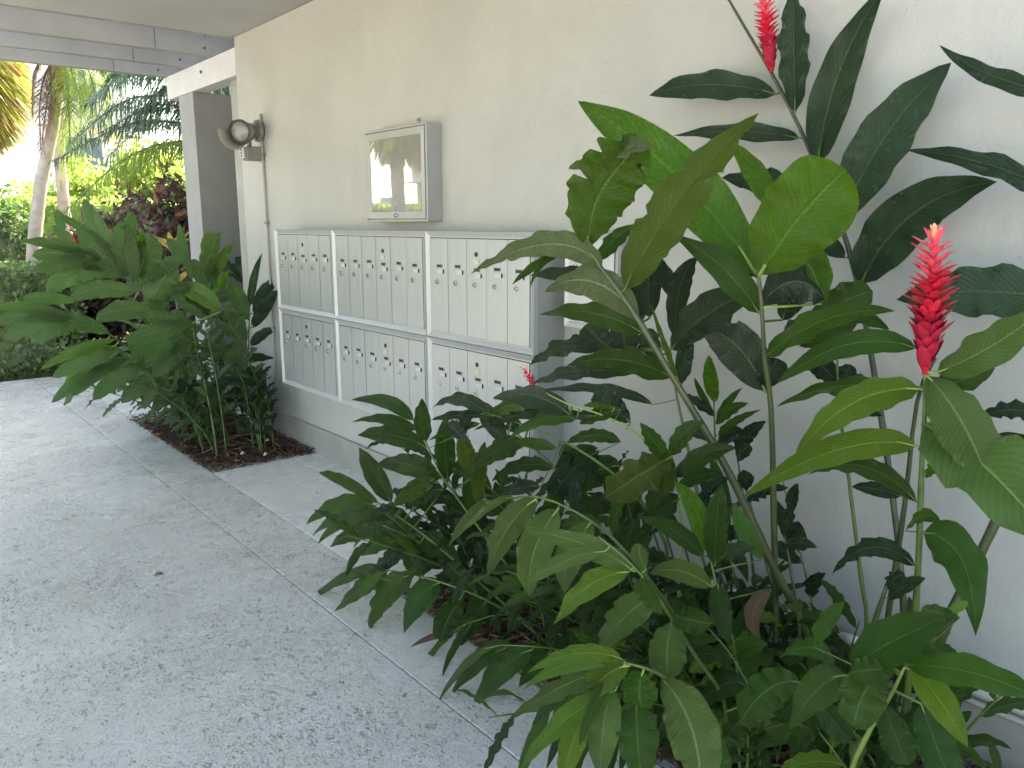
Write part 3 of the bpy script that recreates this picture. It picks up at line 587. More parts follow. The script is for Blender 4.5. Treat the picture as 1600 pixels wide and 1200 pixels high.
((2.111,1.522,0.919),(2.055,1.44,0.997),(2.04,1.357,1.025),(-0.916,0.4,0.015),0.042,'m',(2.111,1.526,0.917)),
((2.115,1.514,0.881),(2.053,1.41,0.967),(2.031,1.306,1.016),(-0.94,0.332,-0.078),0.030,'m',(2.115,1.525,0.878)),
((2.118,1.519,0.858),(2.09,1.467,0.908),(2.102,1.416,0.924),(-0.919,0.299,0.258),0.049,'k',(2.118,1.525,0.857)),
((2.108,1.522,0.945),(2.063,1.563,0.992),(2.058,1.605,1.011),(-0.528,-0.701,0.48),0.033,'k',(2.108,1.526,0.943)),
((2.12,1.52,0.836),(2.059,1.421,0.911),(2.037,1.322,0.926),(-0.884,0.441,0.157),0.018,'k',(2.12,1.525,0.835)),
((2.118,1.524,0.857),(2.112,1.598,0.879),(2.146,1.672,0.866),(-0.749,0.104,0.655),0.038,'k',(2.118,1.525,0.857)),
]),
('ginger_cane','spindly cane with small rounded leaves spaced up the pale wall',None,0.004,'g',None,[(2.25,1.357,0.752),(2.25,1.303,0.584),(2.24,1.257,0.493),(2.22,1.202,0.367),(2.2,1.171,0.287),(2.25,1.196,0.14),(2.3,1.221,-0.02)],[
((2.25,1.319,0.644),(2.202,1.293,0.724),(2.193,1.267,0.766),(-0.857,-0.187,-0.481),0.039,'k',(2.25,1.322,0.643)),
((2.25,1.306,0.615),(2.209,1.267,0.608),(2.208,1.229,0.575),(-0.69,-0.007,0.724),0.038,'k',(2.25,1.312,0.612)),
((2.244,1.284,0.526),(2.185,1.304,0.641),(2.165,1.323,0.705),(-0.733,-0.655,-0.181),0.047,'k',(2.244,1.276,0.531)),
((2.24,1.263,0.491),(2.191,1.297,0.536),(2.181,1.331,0.549),(-0.505,-0.772,0.385),0.053,'k',(2.24,1.257,0.494)),
((2.226,1.223,0.4),(2.163,1.175,0.492),(2.14,1.127,0.535),(-0.885,0.211,-0.416),0.051,'k',(2.226,1.218,0.404)),
((2.22,1.213,0.363),(2.2,1.257,0.364),(2.219,1.301,0.351),(-0.737,0.076,0.672),0.036,'k',(2.22,1.203,0.369)),
((2.205,1.184,0.303),(2.193,1.225,0.318),(2.222,1.266,0.319),(-0.638,-0.02,0.77),0.031,'k',(2.205,1.178,0.306)),
]),
('ginger_cane','glossy dark ginger shoot raised in front of the lower mailboxes, leaves fanned to the left',None,0.005,'g',None,[(1.5,2.346,0.874),(1.5,2.287,0.804),(1.52,2.222,0.695),(1.58,2.156,0.564),(1.66,2.042,0.389),(1.72,1.94,0.265),(1.78,1.965,0.128),(1.84,1.99,-0.02)],[
((1.5,2.367,0.865),(1.441,2.393,0.966),(1.453,2.729,0.885),(-0.833,-0.137,0.536),0.055,'n',(1.5,2.346,0.874)),
((1.5,2.339,0.835),(1.431,2.438,0.893),(1.428,2.693,0.807),(-0.824,-0.124,0.553),0.044,'n',(1.5,2.321,0.844)),
((1.504,2.282,0.781),(1.45,2.421,0.831),(1.47,2.724,0.743),(-0.89,-0.028,0.455),0.077,'n',(1.504,2.276,0.784)),
((1.519,2.248,0.689),(1.473,2.364,0.73),(1.503,2.642,0.639),(-0.905,0.018,0.424),0.084,'n',(1.519,2.225,0.701)),
((1.5,2.284,0.805),(1.437,2.227,0.917),(1.414,2.17,0.991),(-0.265,-0.765,-0.587),0.060,'n',(1.5,2.287,0.803)),
((1.529,2.196,0.685),(1.513,2.205,0.808),(1.538,2.214,0.904),(-0.47,-0.878,0.092),0.075,'n',(1.529,2.212,0.675)),
((1.546,2.071,0.72),(1.509,2.079,0.82),(1.512,2.086,0.884),(-0.551,-0.834,-0.039),0.063,'o',(1.546,2.193,0.637)),
((1.582,2.092,0.604),(1.542,2.046,0.758),(1.541,2,0.858),(-0.66,-0.665,-0.349),0.054,'o',(1.582,2.153,0.559)),
((1.504,1.978,0.928),(1.457,2.085,0.901),(1.45,2.192,0.837),(-0.941,-0.101,0.323),0.031,'m',(1.504,2.274,0.782)),
((1.522,2.225,0.687),(1.459,2.204,0.722),(1.436,2.183,0.726),(0.543,-0.747,0.384),0.053,'n',(1.522,2.219,0.69)),
]),
('ginger_cane','low ginger shoot splaying a fan of narrow leaves over the pavement joint',None,0.005,'g',None,[(1.42,2.477,0.542),(1.44,2.395,0.516),(1.5,2.24,0.439),(1.62,2.101,0.284),(1.72,1.973,0.155),(1.78,1.998,0.071),(1.84,2.023,-0.02)],[
((1.429,2.409,0.564),(1.407,2.521,0.672),(1.426,2.632,0.722),(-0.664,-0.437,0.606),0.076,'n',(1.429,2.442,0.531)),
((1.42,2.486,0.539),(1.374,2.675,0.608),(1.368,2.863,0.579),(-0.733,-0.17,0.658),0.047,'m',(1.42,2.477,0.542)),
((1.42,2.52,0.523),(1.345,2.645,0.556),(1.333,2.932,0.346),(-0.93,-0.038,0.366),0.067,'m',(1.42,2.477,0.542)),
((1.421,2.489,0.523),(1.419,2.821,0.431),(1.458,3.153,0.195),(-0.991,0.1,0.092),0.057,'m',(1.421,2.473,0.54)),
((1.428,2.465,0.511),(1.41,2.752,0.443),(1.433,3.04,0.202),(-0.996,0.047,0.07),0.062,'m',(1.428,2.445,0.532)),
((1.446,2.445,0.443),(1.419,2.645,0.418),(1.478,3.024,0.18),(-0.915,0.208,0.347),0.088,'m',(1.446,2.38,0.509)),
((1.451,2.159,0.711),(1.386,2.229,0.664),(1.362,2.298,0.591),(-0.881,-0.455,0.13),0.065,'m',(1.451,2.367,0.502)),
((1.467,2.138,0.675),(1.438,2.242,0.65),(1.448,2.347,0.548),(-0.995,-0.1,-0.017),0.071,'n',(1.467,2.326,0.482)),
((1.484,2.319,0.418),(1.424,2.375,0.499),(1.403,2.432,0.527),(-0.382,-0.77,0.511),0.109,'n',(1.484,2.282,0.46)),
((1.465,2.351,0.462),(1.416,2.492,0.398),(1.406,2.634,0.291),(-0.971,-0.062,0.229),0.075,'m',(1.465,2.331,0.484)),
((1.516,2.224,0.416),(1.477,2.347,0.392),(1.479,2.469,0.321),(-0.92,0.014,0.392),0.077,'n',(1.516,2.222,0.419)),
((1.474,2.369,0.405),(1.421,2.431,0.353),(1.408,2.493,0.256),(-0.923,-0.369,0.106),0.067,'k',(1.474,2.306,0.472)),
((1.556,2.165,0.376),(1.512,2.232,0.434),(1.507,2.298,0.467),(-0.395,-0.613,0.684),0.075,'n',(1.556,2.175,0.366)),
]),
('ginger_cane','drooping ginger shoot whose broad leaves hang low over the white pavement',None,0.005,'g',None,[(1.4,2.43,0.305),(1.42,2.278,0.335),(1.47,2.16,0.331),(1.55,2.083,0.292),(1.66,2.007,0.21),(1.76,1.95,0.101),(1.82,1.975,0.043),(1.88,2,-0.02)],[
((1.4,2.43,0.305),(1.369,2.613,0.271),(1.421,3.204,-0.14),(-0.912,0.223,0.344),0.053,'m',(1.4,2.43,0.305)),
((1.403,2.408,0.307),(1.352,2.499,0.244),(1.376,2.802,-0.001),(-0.986,0.055,0.156),0.078,'m',(1.403,2.408,0.309)),
((1.423,2.27,0.337),(1.385,2.427,0.252),(1.427,2.619,-0.039),(-0.948,-0.228,-0.223),0.098,'m',(1.423,2.271,0.335)),
((1.467,2.168,0.329),(1.434,2.286,0.253),(1.485,2.443,0.015),(-0.914,-0.279,-0.295),0.099,'m',(1.467,2.167,0.331)),
((1.527,2.119,0.277),(1.467,2.131,0.224),(1.448,2.142,0.124),(-0.677,-0.696,0.241),0.090,'n',(1.527,2.106,0.304)),
((1.4,2.431,0.3),(1.34,2.459,0.259),(1.321,2.486,0.195),(-0.792,-0.518,0.324),0.041,'l',(1.4,2.429,0.305)),
((1.588,2.059,0.261),(1.539,2.097,0.183),(1.53,2.135,0.079),(-0.92,-0.365,0.143),0.075,'n',(1.588,2.057,0.264)),
((1.555,2.071,0.303),(1.508,2.118,0.361),(1.502,2.166,0.391),(-0.472,-0.728,0.498),0.066,'n',(1.555,2.08,0.289)),
((1.438,2.232,0.339),(1.422,2.278,0.383),(1.446,2.325,0.402),(-0.467,-0.473,0.747),0.072,'n',(1.438,2.235,0.334)),
]),
('ginger_cane','lowest ginger shoot on the left with yellowing narrow leaves trailing on the pavement',None,0.004,'g',None,[(1.38,1.729,0.312),(1.43,1.64,0.329),(1.52,1.626,0.292),(1.62,1.589,0.24),(1.68,1.614,0.115),(1.74,1.639,-0.02)],[
((1.38,1.744,0.302),(1.334,1.848,0.25),(1.365,2.05,-0.042),(-0.949,0.214,0.233),0.030,'l',(1.38,1.729,0.312)),
((1.39,1.711,0.306),(1.364,1.837,0.221),(1.424,2.052,-0.031),(-0.997,0.058,-0.043),0.053,'m',(1.39,1.711,0.316)),
((1.436,1.641,0.316),(1.402,1.761,0.238),(1.451,1.968,-0.06),(-0.973,-0.154,-0.174),0.081,'m',(1.436,1.639,0.326)),
((1.499,1.631,0.291),(1.445,1.665,0.242),(1.431,1.699,0.165),(-0.895,-0.327,0.305),0.055,'m',(1.499,1.629,0.301)),
((1.4,1.693,0.321),(1.385,1.795,0.289),(1.409,1.897,0.203),(-0.969,0.156,0.193),0.034,'m',(1.4,1.693,0.319)),
((1.475,1.634,0.311),(1.433,1.698,0.295),(1.431,1.762,0.233),(-0.842,0.044,0.538),0.045,'m',(1.475,1.633,0.31)),
((1.541,1.62,0.276),(1.504,1.645,0.3),(1.507,1.669,0.31),(-0.498,-0.696,0.518),0.062,'n',(1.541,1.618,0.281)),
]),
('ginger_cane','yellow thin leaf shoot drooping onto the pavement beside the dark clump',None,0.003,'g',None,[(1.5,2.061,0.205),(1.6,1.969,0.245),(1.75,1.939,0.146),(1.81,1.964,0.066),(1.87,1.989,-0.02)],[
((1.5,2.084,0.189),(1.467,2.248,0.05),(1.517,2.447,-0.226),(-0.999,0,-0.042),0.024,'y',(1.5,2.061,0.205)),
((1.51,2.049,0.2),(1.456,2.089,0.126),(1.442,2.13,-0.01),(-0.93,-0.325,0.175),0.030,'m',(1.51,2.053,0.209)),
((1.5,2.092,0.169),(1.443,2.2,0.126),(1.425,2.309,0.036),(-0.934,-0.115,0.338),0.025,'x',(1.5,2.061,0.205)),
((1.535,2.028,0.219),(1.499,2.121,0.197),(1.503,2.214,0.117),(-0.794,0.178,0.581),0.039,'m',(1.535,2.029,0.219)),
]),
('ginger_cane','arching ginger shoot with pale ribbed leaves hanging in the middle of the clump',None,0.005,'g',None,[(1.3,1.655,0.798),(1.32,1.492,0.856),(1.38,1.352,0.814),(1.48,1.309,0.706),(1.62,1.302,0.54),(1.75,1.307,0.358),(1.81,1.332,0.178),(1.87,1.357,-0.02)],[
((1.301,1.642,0.805),(1.256,1.702,0.792),(1.289,1.857,0.605),(-0.996,0.024,0.088),0.030,'l',(1.301,1.642,0.803)),
((1.309,1.582,0.831),(1.235,1.576,0.853),(1.226,1.747,0.673),(-0.93,-0.147,0.338),0.024,'l',(1.309,1.584,0.823)),
((1.319,1.496,0.848),(1.268,1.585,0.77),(1.292,1.666,0.578),(-0.918,-0.371,-0.141),0.078,'l',(1.319,1.498,0.854)),
((1.344,1.439,0.83),(1.282,1.498,0.724),(1.29,1.486,0.589),(-0.786,-0.616,0.057),0.092,'l',(1.344,1.436,0.839)),
((1.38,1.352,0.814),(1.343,1.424,0.712),(1.388,1.457,0.577),(-0.833,-0.495,-0.245),0.081,'l',(1.38,1.352,0.814)),
((1.398,1.336,0.806),(1.397,1.451,0.794),(1.435,1.567,0.709),(-0.796,0.34,0.5),0.049,'m',(1.398,1.344,0.795)),
]),
('ginger_cane','bright ginger shoot with large ribbed leaves drooping just left of the bare stems',None,0.005,'g',None,[(1.22,1.175,0.871),(1.25,1.105,0.823),(1.3,1.078,0.75),(1.36,1.069,0.664),(1.5,1.099,0.503),(1.65,1.122,0.327),(1.71,1.147,0.161),(1.77,1.172,-0.02)],[
((1.262,1.103,0.801),(1.206,1.21,0.867),(1.222,1.433,0.804),(-0.74,-0.095,0.666),0.054,'l',(1.262,1.098,0.805)),
((1.231,1.164,0.836),(1.163,1.23,0.826),(1.163,1.353,0.706),(-0.883,0.004,0.47),0.045,'l',(1.231,1.15,0.854)),
((1.257,1.116,0.797),(1.191,1.196,0.779),(1.193,1.29,0.619),(-0.961,-0.084,0.263),0.058,'b',(1.257,1.101,0.813)),
((1.307,1.083,0.733),(1.276,1.141,0.697),(1.33,1.282,0.497),(-0.991,-0.043,-0.129),0.079,'l',(1.307,1.077,0.739)),
((1.361,1.073,0.659),(1.297,1.04,0.636),(1.273,1.007,0.583),(-0.473,-0.312,0.824),0.084,'l',(1.361,1.069,0.663)),
((1.275,1.098,0.781),(1.23,1.044,0.775),(1.226,0.99,0.755),(-0.507,0.026,0.862),0.044,'m',(1.275,1.092,0.787)),
((1.354,1.068,0.675),(1.335,1.016,0.698),(1.356,0.965,0.7),(-0.698,0.165,0.697),0.058,'m',(1.354,1.069,0.673)),
((1.27,1.077,0.812),(1.25,1.087,0.845),(1.27,1.097,0.865),(-0.626,-0.726,0.285),0.039,'l',(1.27,1.094,0.793)),
]),
('ginger_cane','nearest ginger shoot at the bottom edge with a fan of bright yellow green leaves',None,0.0055,'g',None,[(1.15,1.021,0.659),(1.18,0.991,0.649),(1.25,0.996,0.597),(1.4,1.038,0.454),(1.6,1.081,0.24),(1.67,1.106,0.116),(1.74,1.131,-0.02)],[
((1.15,1.044,0.655),(1.105,1.153,0.643),(1.137,1.334,0.452),(-0.918,0.199,0.343),0.044,'b',(1.15,1.021,0.659)),
((1.15,1.032,0.663),(1.078,1.104,0.698),(1.07,1.242,0.564),(-0.812,-0.034,0.583),0.039,'b',(1.15,1.021,0.659)),
((1.15,1.038,0.638),(1.113,1.149,0.59),(1.159,1.427,0.309),(-0.921,0.263,0.286),0.056,'l',(1.15,1.021,0.659)),
((1.15,1.047,0.585),(1.088,1.148,0.509),(1.096,1.294,0.28),(-0.981,0.02,0.191),0.053,'b',(1.15,1.021,0.659)),
((1.155,1.016,0.653),(1.114,1.069,0.634),(1.152,1.139,0.49),(-0.997,0.05,0.055),0.064,'b',(1.155,1.015,0.657)),
((1.177,0.997,0.64),(1.166,1.005,0.604),(1.196,1.013,0.54),(-0.819,-0.521,-0.24),0.077,'y',(1.177,0.994,0.65)),
((1.15,1.06,0.584),(1.143,1.085,0.47),(1.176,1.11,0.31),(-0.764,-0.617,-0.186),0.074,'l',(1.15,1.021,0.659)),
((1.15,1.129,0.496),(1.085,1.121,0.446),(1.06,1.113,0.365),(-0.729,-0.409,0.549),0.057,'b',(1.15,1.021,0.659)),
((1.199,1.03,0.548),(1.193,1.025,0.454),(1.227,1.021,0.298),(-0.823,-0.563,-0.072),0.093,'m',(1.199,0.992,0.635)),
((1.243,0.999,0.596),(1.195,0.866,0.6),(1.224,0.875,0.427),(-0.754,-0.489,0.438),0.108,'l',(1.243,0.996,0.603)),
((1.448,1.062,0.388),(1.396,0.996,0.363),(1.385,0.929,0.307),(-0.611,-0.183,0.77),0.094,'m',(1.448,1.048,0.403)),
((1.15,1.052,0.617),(1.096,1.068,0.562),(1.082,1.084,0.464),(-0.864,-0.406,0.299),0.029,'m',(1.15,1.021,0.659)),
((1.2,1.136,0.566),(1.172,1.246,0.492),(1.184,1.356,0.322),(-0.956,0.183,0.229),0.046,'m',(1.15,1.021,0.659)),
]),
('ginger_cane','small upright ginger sprout with a narrow lime leaf beside a dark one in mid clump',None,0.004,'g',None,[(1.45,1.045,0.81),(1.46,1.033,0.749),(1.5,1.033,0.648),(1.6,1.059,0.502),(1.67,1.084,0.253),(1.74,1.109,-0.02)],[
((1.45,1.047,0.811),(1.396,1.032,0.939),(1.415,1.127,0.97),(-0.595,-0.763,0.254),0.047,'y',(1.45,1.045,0.81)),
((1.455,1.03,0.784),(1.408,1.008,0.921),(1.402,0.987,1.002),(-0.731,-0.612,-0.301),0.054,'n',(1.455,1.039,0.779)),
((1.451,1.06,0.798),(1.381,1.092,0.888),(1.376,1.205,0.87),(-0.599,-0.582,0.549),0.045,'n',(1.451,1.045,0.806)),
((1.467,1.046,0.723),(1.401,1.098,0.788),(1.402,1.18,0.727),(-0.673,-0.347,0.653),0.056,'l',(1.467,1.033,0.73)),
((1.466,1.028,0.738),(1.448,1.009,0.678),(1.47,0.991,0.598),(-0.833,-0.542,0.114),0.053,'n',(1.466,1.033,0.735)),
((1.785,1.086,0.607),(1.725,1.141,0.536),(1.736,1.07,0.475),(-0.871,-0.333,0.361),0.047,'x',(1.485,1.033,0.687)),
((1.516,1.068,0.605),(1.465,1.108,0.62),(1.455,1.148,0.609),(-0.621,-0.502,0.602),0.067,'n',(1.516,1.037,0.626)),
((1.457,0.914,0.837),(1.404,0.932,0.917),(1.392,0.95,0.973),(-0.714,-0.682,-0.159),0.041,'m',(1.457,1.037,0.769)),
((1.452,1.009,0.814),(1.394,0.944,0.876),(1.376,0.88,0.892),(-0.679,0.629,0.378),0.042,'k',(1.452,1.043,0.796)),
]),
('ginger_cane','ginger shoot with dark drooping leaves between the thin bare stems and the mulch',None,0.004,'g',None,[(1.55,1.112,0.566),(1.58,1.064,0.507),(1.62,1.026,0.413),(1.7,1.048,0.306),(1.76,1.073,0.15),(1.82,1.098,-0.02)],[
((1.589,1.05,0.493),(1.55,1.117,0.508),(1.591,1.242,0.4),(-0.699,0.318,0.641),0.051,'n',(1.589,1.055,0.487)),
((1.619,1.029,0.412),(1.594,1.085,0.442),(1.655,1.205,0.255),(-0.974,0.225,0.033),0.066,'n',(1.619,1.026,0.415)),
((1.61,1.033,0.44),(1.558,0.995,0.538),(1.546,0.957,0.599),(-0.89,-0.155,-0.428),0.049,'n',(1.61,1.035,0.438)),
((1.583,1.048,0.513),(1.524,0.981,0.585),(1.504,0.914,0.62),(-0.795,0.588,0.148),0.054,'n',(1.583,1.061,0.5)),
((1.564,1.092,0.535),(1.538,1.146,0.526),(1.552,1.2,0.494),(-0.748,0.162,0.644),0.034,'m',(1.564,1.089,0.538)),
((1.666,1.166,0.242),(1.662,1.117,0.231),(1.698,1.069,0.206),(-0.552,-0.447,0.704),0.070,'b',(1.666,1.038,0.352)),
((1.68,1.036,0.339),(1.623,1.06,0.302),(1.605,1.084,0.236),(-0.823,-0.078,0.563),0.063,'m',(1.68,1.042,0.333)),
]),
('ginger_cane','long leaved ginger shoot along the bottom edge under the ribbed leaves',None,0.005,'g',None,[(1.55,0.856,0.539),(1.6,0.849,0.482),(1.75,0.874,0.339),(1.81,0.899,0.167),(1.87,0.924,-0.02)],[
((1.551,0.856,0.536),(1.495,0.905,0.552),(1.511,0.979,0.383),(-0.941,0.096,0.325),0.095,'m',(1.551,0.856,0.537)),
((1.556,0.789,0.621),(1.521,0.829,0.671),(1.569,0.923,0.56),(-0.812,0.304,0.498),0.044,'m',(1.556,0.855,0.532)),
((1.578,0.854,0.504),(1.568,0.904,0.439),(1.598,0.954,0.327),(-0.989,-0.047,-0.14),0.054,'n',(1.578,0.852,0.507)),
((1.642,0.854,0.445),(1.62,0.884,0.366),(1.639,0.914,0.261),(-0.993,-0.115,-0.019),0.066,'n',(1.642,0.856,0.442)),
((1.594,0.846,0.494),(1.593,0.806,0.46),(1.632,0.766,0.397),(-0.474,-0.76,0.444),0.058,'n',(1.594,0.85,0.489)),
]),
('ginger_cane','broad leaved ginger shoot spreading across the lower right corner',None,0.006,'l',None,[(1.35,0.553,0.787),(1.4,0.594,0.689),(1.48,0.659,0.553),(1.6,0.745,0.351),(1.67,0.77,0.174),(1.74,0.795,-0.02)],[
((1.35,0.551,0.792),(1.293,0.426,0.875),(1.306,0.323,0.849),(-0.785,0.289,0.548),0.055,'m',(1.35,0.553,0.787)),
((1.35,0.538,0.791),(1.293,0.47,0.799),(1.307,0.425,0.72),(-0.737,-0.131,0.663),0.052,'b',(1.35,0.553,0.787)),
((1.362,0.591,0.767),(1.306,0.604,0.747),(1.322,0.62,0.647),(-0.925,-0.293,0.241),0.080,'m',(1.362,0.563,0.764)),
((1.407,0.683,0.69),(1.381,0.73,0.671),(1.443,0.813,0.487),(-0.987,0.035,-0.156),0.074,'m',(1.407,0.599,0.677)),
((1.382,0.662,0.729),(1.321,0.565,0.848),(1.329,0.474,0.928),(-0.945,0.323,0.05),0.085,'n',(1.382,0.579,0.724)),
((1.417,0.609,0.66),(1.356,0.566,0.653),(1.334,0.522,0.62),(-0.507,0.089,0.857),0.057,'n',(1.417,0.608,0.659)),
((1.388,0.533,0.711),(1.381,0.504,0.658),(1.415,0.475,0.564),(-0.781,-0.617,0.099),0.068,'n',(1.388,0.584,0.713)),
((1.35,0.529,0.85),(1.335,0.501,0.849),(1.36,0.472,0.836),(-0.596,-0.286,0.751),0.037,'m',(1.35,0.553,0.787)),
((1.357,0.57,0.774),(1.317,0.6,0.776),(1.316,0.63,0.754),(-0.663,-0.201,0.721),0.051,'m',(1.357,0.559,0.773)),
((1.35,0.494,0.912),(1.336,0.481,0.93),(1.362,0.469,0.94),(-0.896,0.088,0.435),0.017,'b',(1.35,0.553,0.787)),
((1.35,0.474,0.914),(1.312,0.497,0.924),(1.315,0.521,0.924),(-0.557,-0.547,0.625),0.030,'m',(1.35,0.553,0.787)),
((1.382,0.742,0.735),(1.325,0.695,0.827),(1.308,0.649,0.889),(-0.925,0.196,-0.326),0.034,'m',(1.382,0.579,0.725)),
]),
('ginger_cane','slender ginger shoot ending in a small red flower bud before the lowest mailboxes',None,0.0035,'l',((1.5, 1.709, 1.09), (1.48, 1.74, 1.148), 0.33),[(1.5,1.709,1.09),(1.52,1.599,1.057),(1.58,1.495,1.027),(1.68,1.44,0.952),(1.8,1.416,0.801),(1.86,1.441,0.41),(1.92,1.466,-0.02)],[
((1.514,1.637,1.059),(1.485,1.783,1.07),(1.541,2.019,0.912),(-0.927,0.19,0.324),0.069,'m',(1.514,1.632,1.067)),
((1.52,1.611,1.037),(1.487,1.752,1.02),(1.538,2.057,0.885),(-0.878,0.185,0.442),0.042,'k',(1.52,1.599,1.057)),
((1.581,1.472,1.058),(1.531,1.503,1.073),(1.521,1.534,1.061),(-0.56,-0.571,0.6),0.022,'y',(1.581,1.494,1.027)),
((1.595,1.462,1.053),(1.558,1.525,1.036),(1.561,1.587,0.994),(-0.874,-0.012,0.486),0.048,'m',(1.595,1.487,1.016)),
((1.539,1.579,1.012),(1.471,1.647,1.044),(1.469,1.806,0.911),(-0.849,-0.028,0.528),0.053,'m',(1.539,1.565,1.048)),
((1.529,1.595,1.024),(1.458,1.673,1.107),(1.451,1.844,1.041),(-0.695,-0.264,0.669),0.073,'k',(1.529,1.583,1.053)),
((1.563,1.527,1.027),(1.522,1.638,1.018),(1.521,1.749,0.957),(-0.786,0.045,0.616),0.038,'k',(1.563,1.524,1.036)),
((1.628,1.455,1.013),(1.6,1.516,1.061),(1.612,1.577,1.085),(-0.644,-0.453,0.616),0.078,'k',(1.628,1.469,0.991)),
((1.568,1.509,1.048),(1.535,1.479,1.099),(1.541,1.449,1.124),(-0.806,-0.288,-0.518),0.051,'k',(1.568,1.515,1.033)),
]),
('ginger_cane','ginger shoot with wavy mottled leaves reaching left across the lower mailbox doors',None,0.005,'g',None,[(1.5,1.939,0.971),(1.55,1.783,0.946),(1.6,1.639,0.904),(1.7,1.525,0.794),(1.85,1.495,0.584),(1.91,1.52,0.296),(1.97,1.545,-0.02)],[
((1.5,1.939,0.971),(1.45,2.02,1.046),(1.476,2.218,0.935),(-0.78,0.013,0.626),0.050,'k',(1.5,1.939,0.971)),
((1.508,1.916,0.964),(1.475,2.07,0.95),(1.483,2.223,0.897),(-0.875,0.034,0.484),0.034,'k',(1.508,1.916,0.967)),
((1.547,1.824,0.873),(1.487,1.828,0.921),(1.496,2.108,0.705),(-0.945,0.022,0.326),0.077,'n',(1.547,1.792,0.947)),
((1.588,1.723,0.822),(1.531,1.805,0.859),(1.546,1.974,0.728),(-0.85,0.053,0.525),0.053,'n',(1.588,1.673,0.914)),
((1.535,1.826,0.956),(1.532,1.869,0.965),(1.569,1.913,0.944),(-0.755,0.363,0.546),0.052,'n',(1.535,1.829,0.953)),
((1.582,1.703,0.893),(1.522,1.76,0.913),(1.502,1.816,0.903),(-0.594,-0.475,0.649),0.040,'m',(1.582,1.69,0.919)),
((1.584,1.775,0.754),(1.556,1.9,0.741),(1.614,2.054,0.608),(-0.942,0.23,0.244),0.048,'k',(1.584,1.686,0.918)),
((1.5,2.149,0.9),(1.444,2.047,0.915),(1.428,1.944,0.889),(-0.496,0.131,0.859),0.049,'g',(1.5,1.939,0.971)),
((1.5,2.023,0.966),(1.465,2.025,0.922),(1.469,2.028,0.864),(-0.563,-0.816,0.133),0.039,'g',(1.5,1.939,0.971)),
((1.529,1.88,0.885),(1.527,1.977,0.957),(1.565,2.074,0.991),(-0.56,-0.314,0.767),0.066,'k',(1.529,1.849,0.956)),
]),
('ginger_cane','dark leaved ginger cane standing in front of the mailbox end panel',None,0.005,'g',None,[(1.7,2.083,0.869),(1.72,1.978,0.815),(1.75,1.889,0.752),(1.8,1.839,0.602),(1.9,1.81,0.353),(1.96,1.835,0.175),(2.02,1.86,-0.02)],[
((1.753,1.696,0.854),(1.69,1.805,0.775),(1.697,1.86,0.62),(-0.934,-0.357,-0.028),0.101,'k',(1.753,1.886,0.744)),
((1.776,1.622,0.819),(1.733,1.726,0.797),(1.768,1.869,0.655),(-0.976,0.097,0.195),0.098,'n',(1.776,1.863,0.673)),
((1.754,1.604,0.904),(1.7,1.678,0.941),(1.721,1.807,0.863),(-0.832,-0.022,0.554),0.046,'m',(1.754,1.885,0.741)),
((1.755,1.888,0.733),(1.694,1.753,0.858),(1.672,1.618,0.896),(-0.956,0.292,-0.005),0.060,'n',(1.755,1.883,0.736)),
((1.709,2.025,0.854),(1.698,2.063,0.882),(1.726,2.101,0.891),(-0.75,-0.145,0.646),0.056,'k',(1.709,2.036,0.845)),
((1.782,1.884,0.639),(1.725,1.89,0.588),(1.708,1.896,0.494),(-0.761,-0.548,0.348),0.060,'k',(1.782,1.857,0.655)),
((1.794,1.834,0.627),(1.791,1.721,0.661),(1.827,1.609,0.661),(-0.861,-0.052,0.505),0.067,'n',(1.794,1.845,0.62)),
]),
('ginger_cane','ginger cane with one broad olive ribbed leaf turned towards the viewer',None,0.005,'g',None,[(1.62,1.304,0.953),(1.68,1.322,0.851),(1.8,1.339,0.648),(1.9,1.359,0.471),(1.96,1.384,0.237),(2.02,1.409,-0.02)],[
((1.622,1.301,0.951),(1.549,1.338,0.913),(1.54,1.462,0.813),(-0.923,-0.168,0.347),0.107,'o',(1.622,1.305,0.95)),
((1.624,1.303,0.947),(1.606,1.313,0.899),(1.628,1.322,0.835),(-0.796,-0.591,-0.128),0.054,'o',(1.624,1.305,0.946)),
((1.654,1.32,0.893),(1.638,1.368,0.838),(1.662,1.416,0.755),(-0.998,0.002,-0.057),0.052,'m',(1.654,1.314,0.895)),
((1.68,1.322,0.851),(1.649,1.243,0.917),(1.657,1.164,0.93),(-0.934,0.26,0.246),0.049,'n',(1.68,1.322,0.851)),
((1.661,1.319,0.883),(1.613,1.207,0.994),(1.605,1.096,1.022),(-0.966,0.257,0.025),0.054,'n',(1.661,1.316,0.883)),
((1.629,1.317,0.934),(1.569,1.334,1.004),(1.549,1.351,1.045),(-0.313,-0.947,0.072),0.049,'m',(1.629,1.307,0.938)),
((1.62,1.311,0.955),(1.564,1.23,1.043),(1.548,1.15,1.084),(-0.918,0.395,-0.02),0.060,'n',(1.62,1.304,0.953)),
((1.704,1.339,0.804),(1.698,1.419,0.746),(1.733,1.498,0.655),(-0.988,0.153,-0.026),0.070,'n',(1.704,1.325,0.81)),
]),
('ginger_cane','bare green brown ginger stem standing among others between the leaves and the pipes','bare ginger stems near the pipes',0.006,'s',None,[(2.12,1.447,0.852),(2.13,1.384,0.557),(2.15,1.336,0.248),(2.21,1.361,0.12),(2.27,1.386,-0.02)],[
((2.12,1.447,0.84),(2.106,1.399,0.92),(2.132,1.351,0.957),(-0.994,-0.105,0.016),0.052,'k',(2.12,1.444,0.84)),
((2.121,1.441,0.811),(2.08,1.404,0.866),(2.078,1.367,0.887),(-0.925,0.267,-0.272),0.050,'k',(2.121,1.438,0.812)),
]),
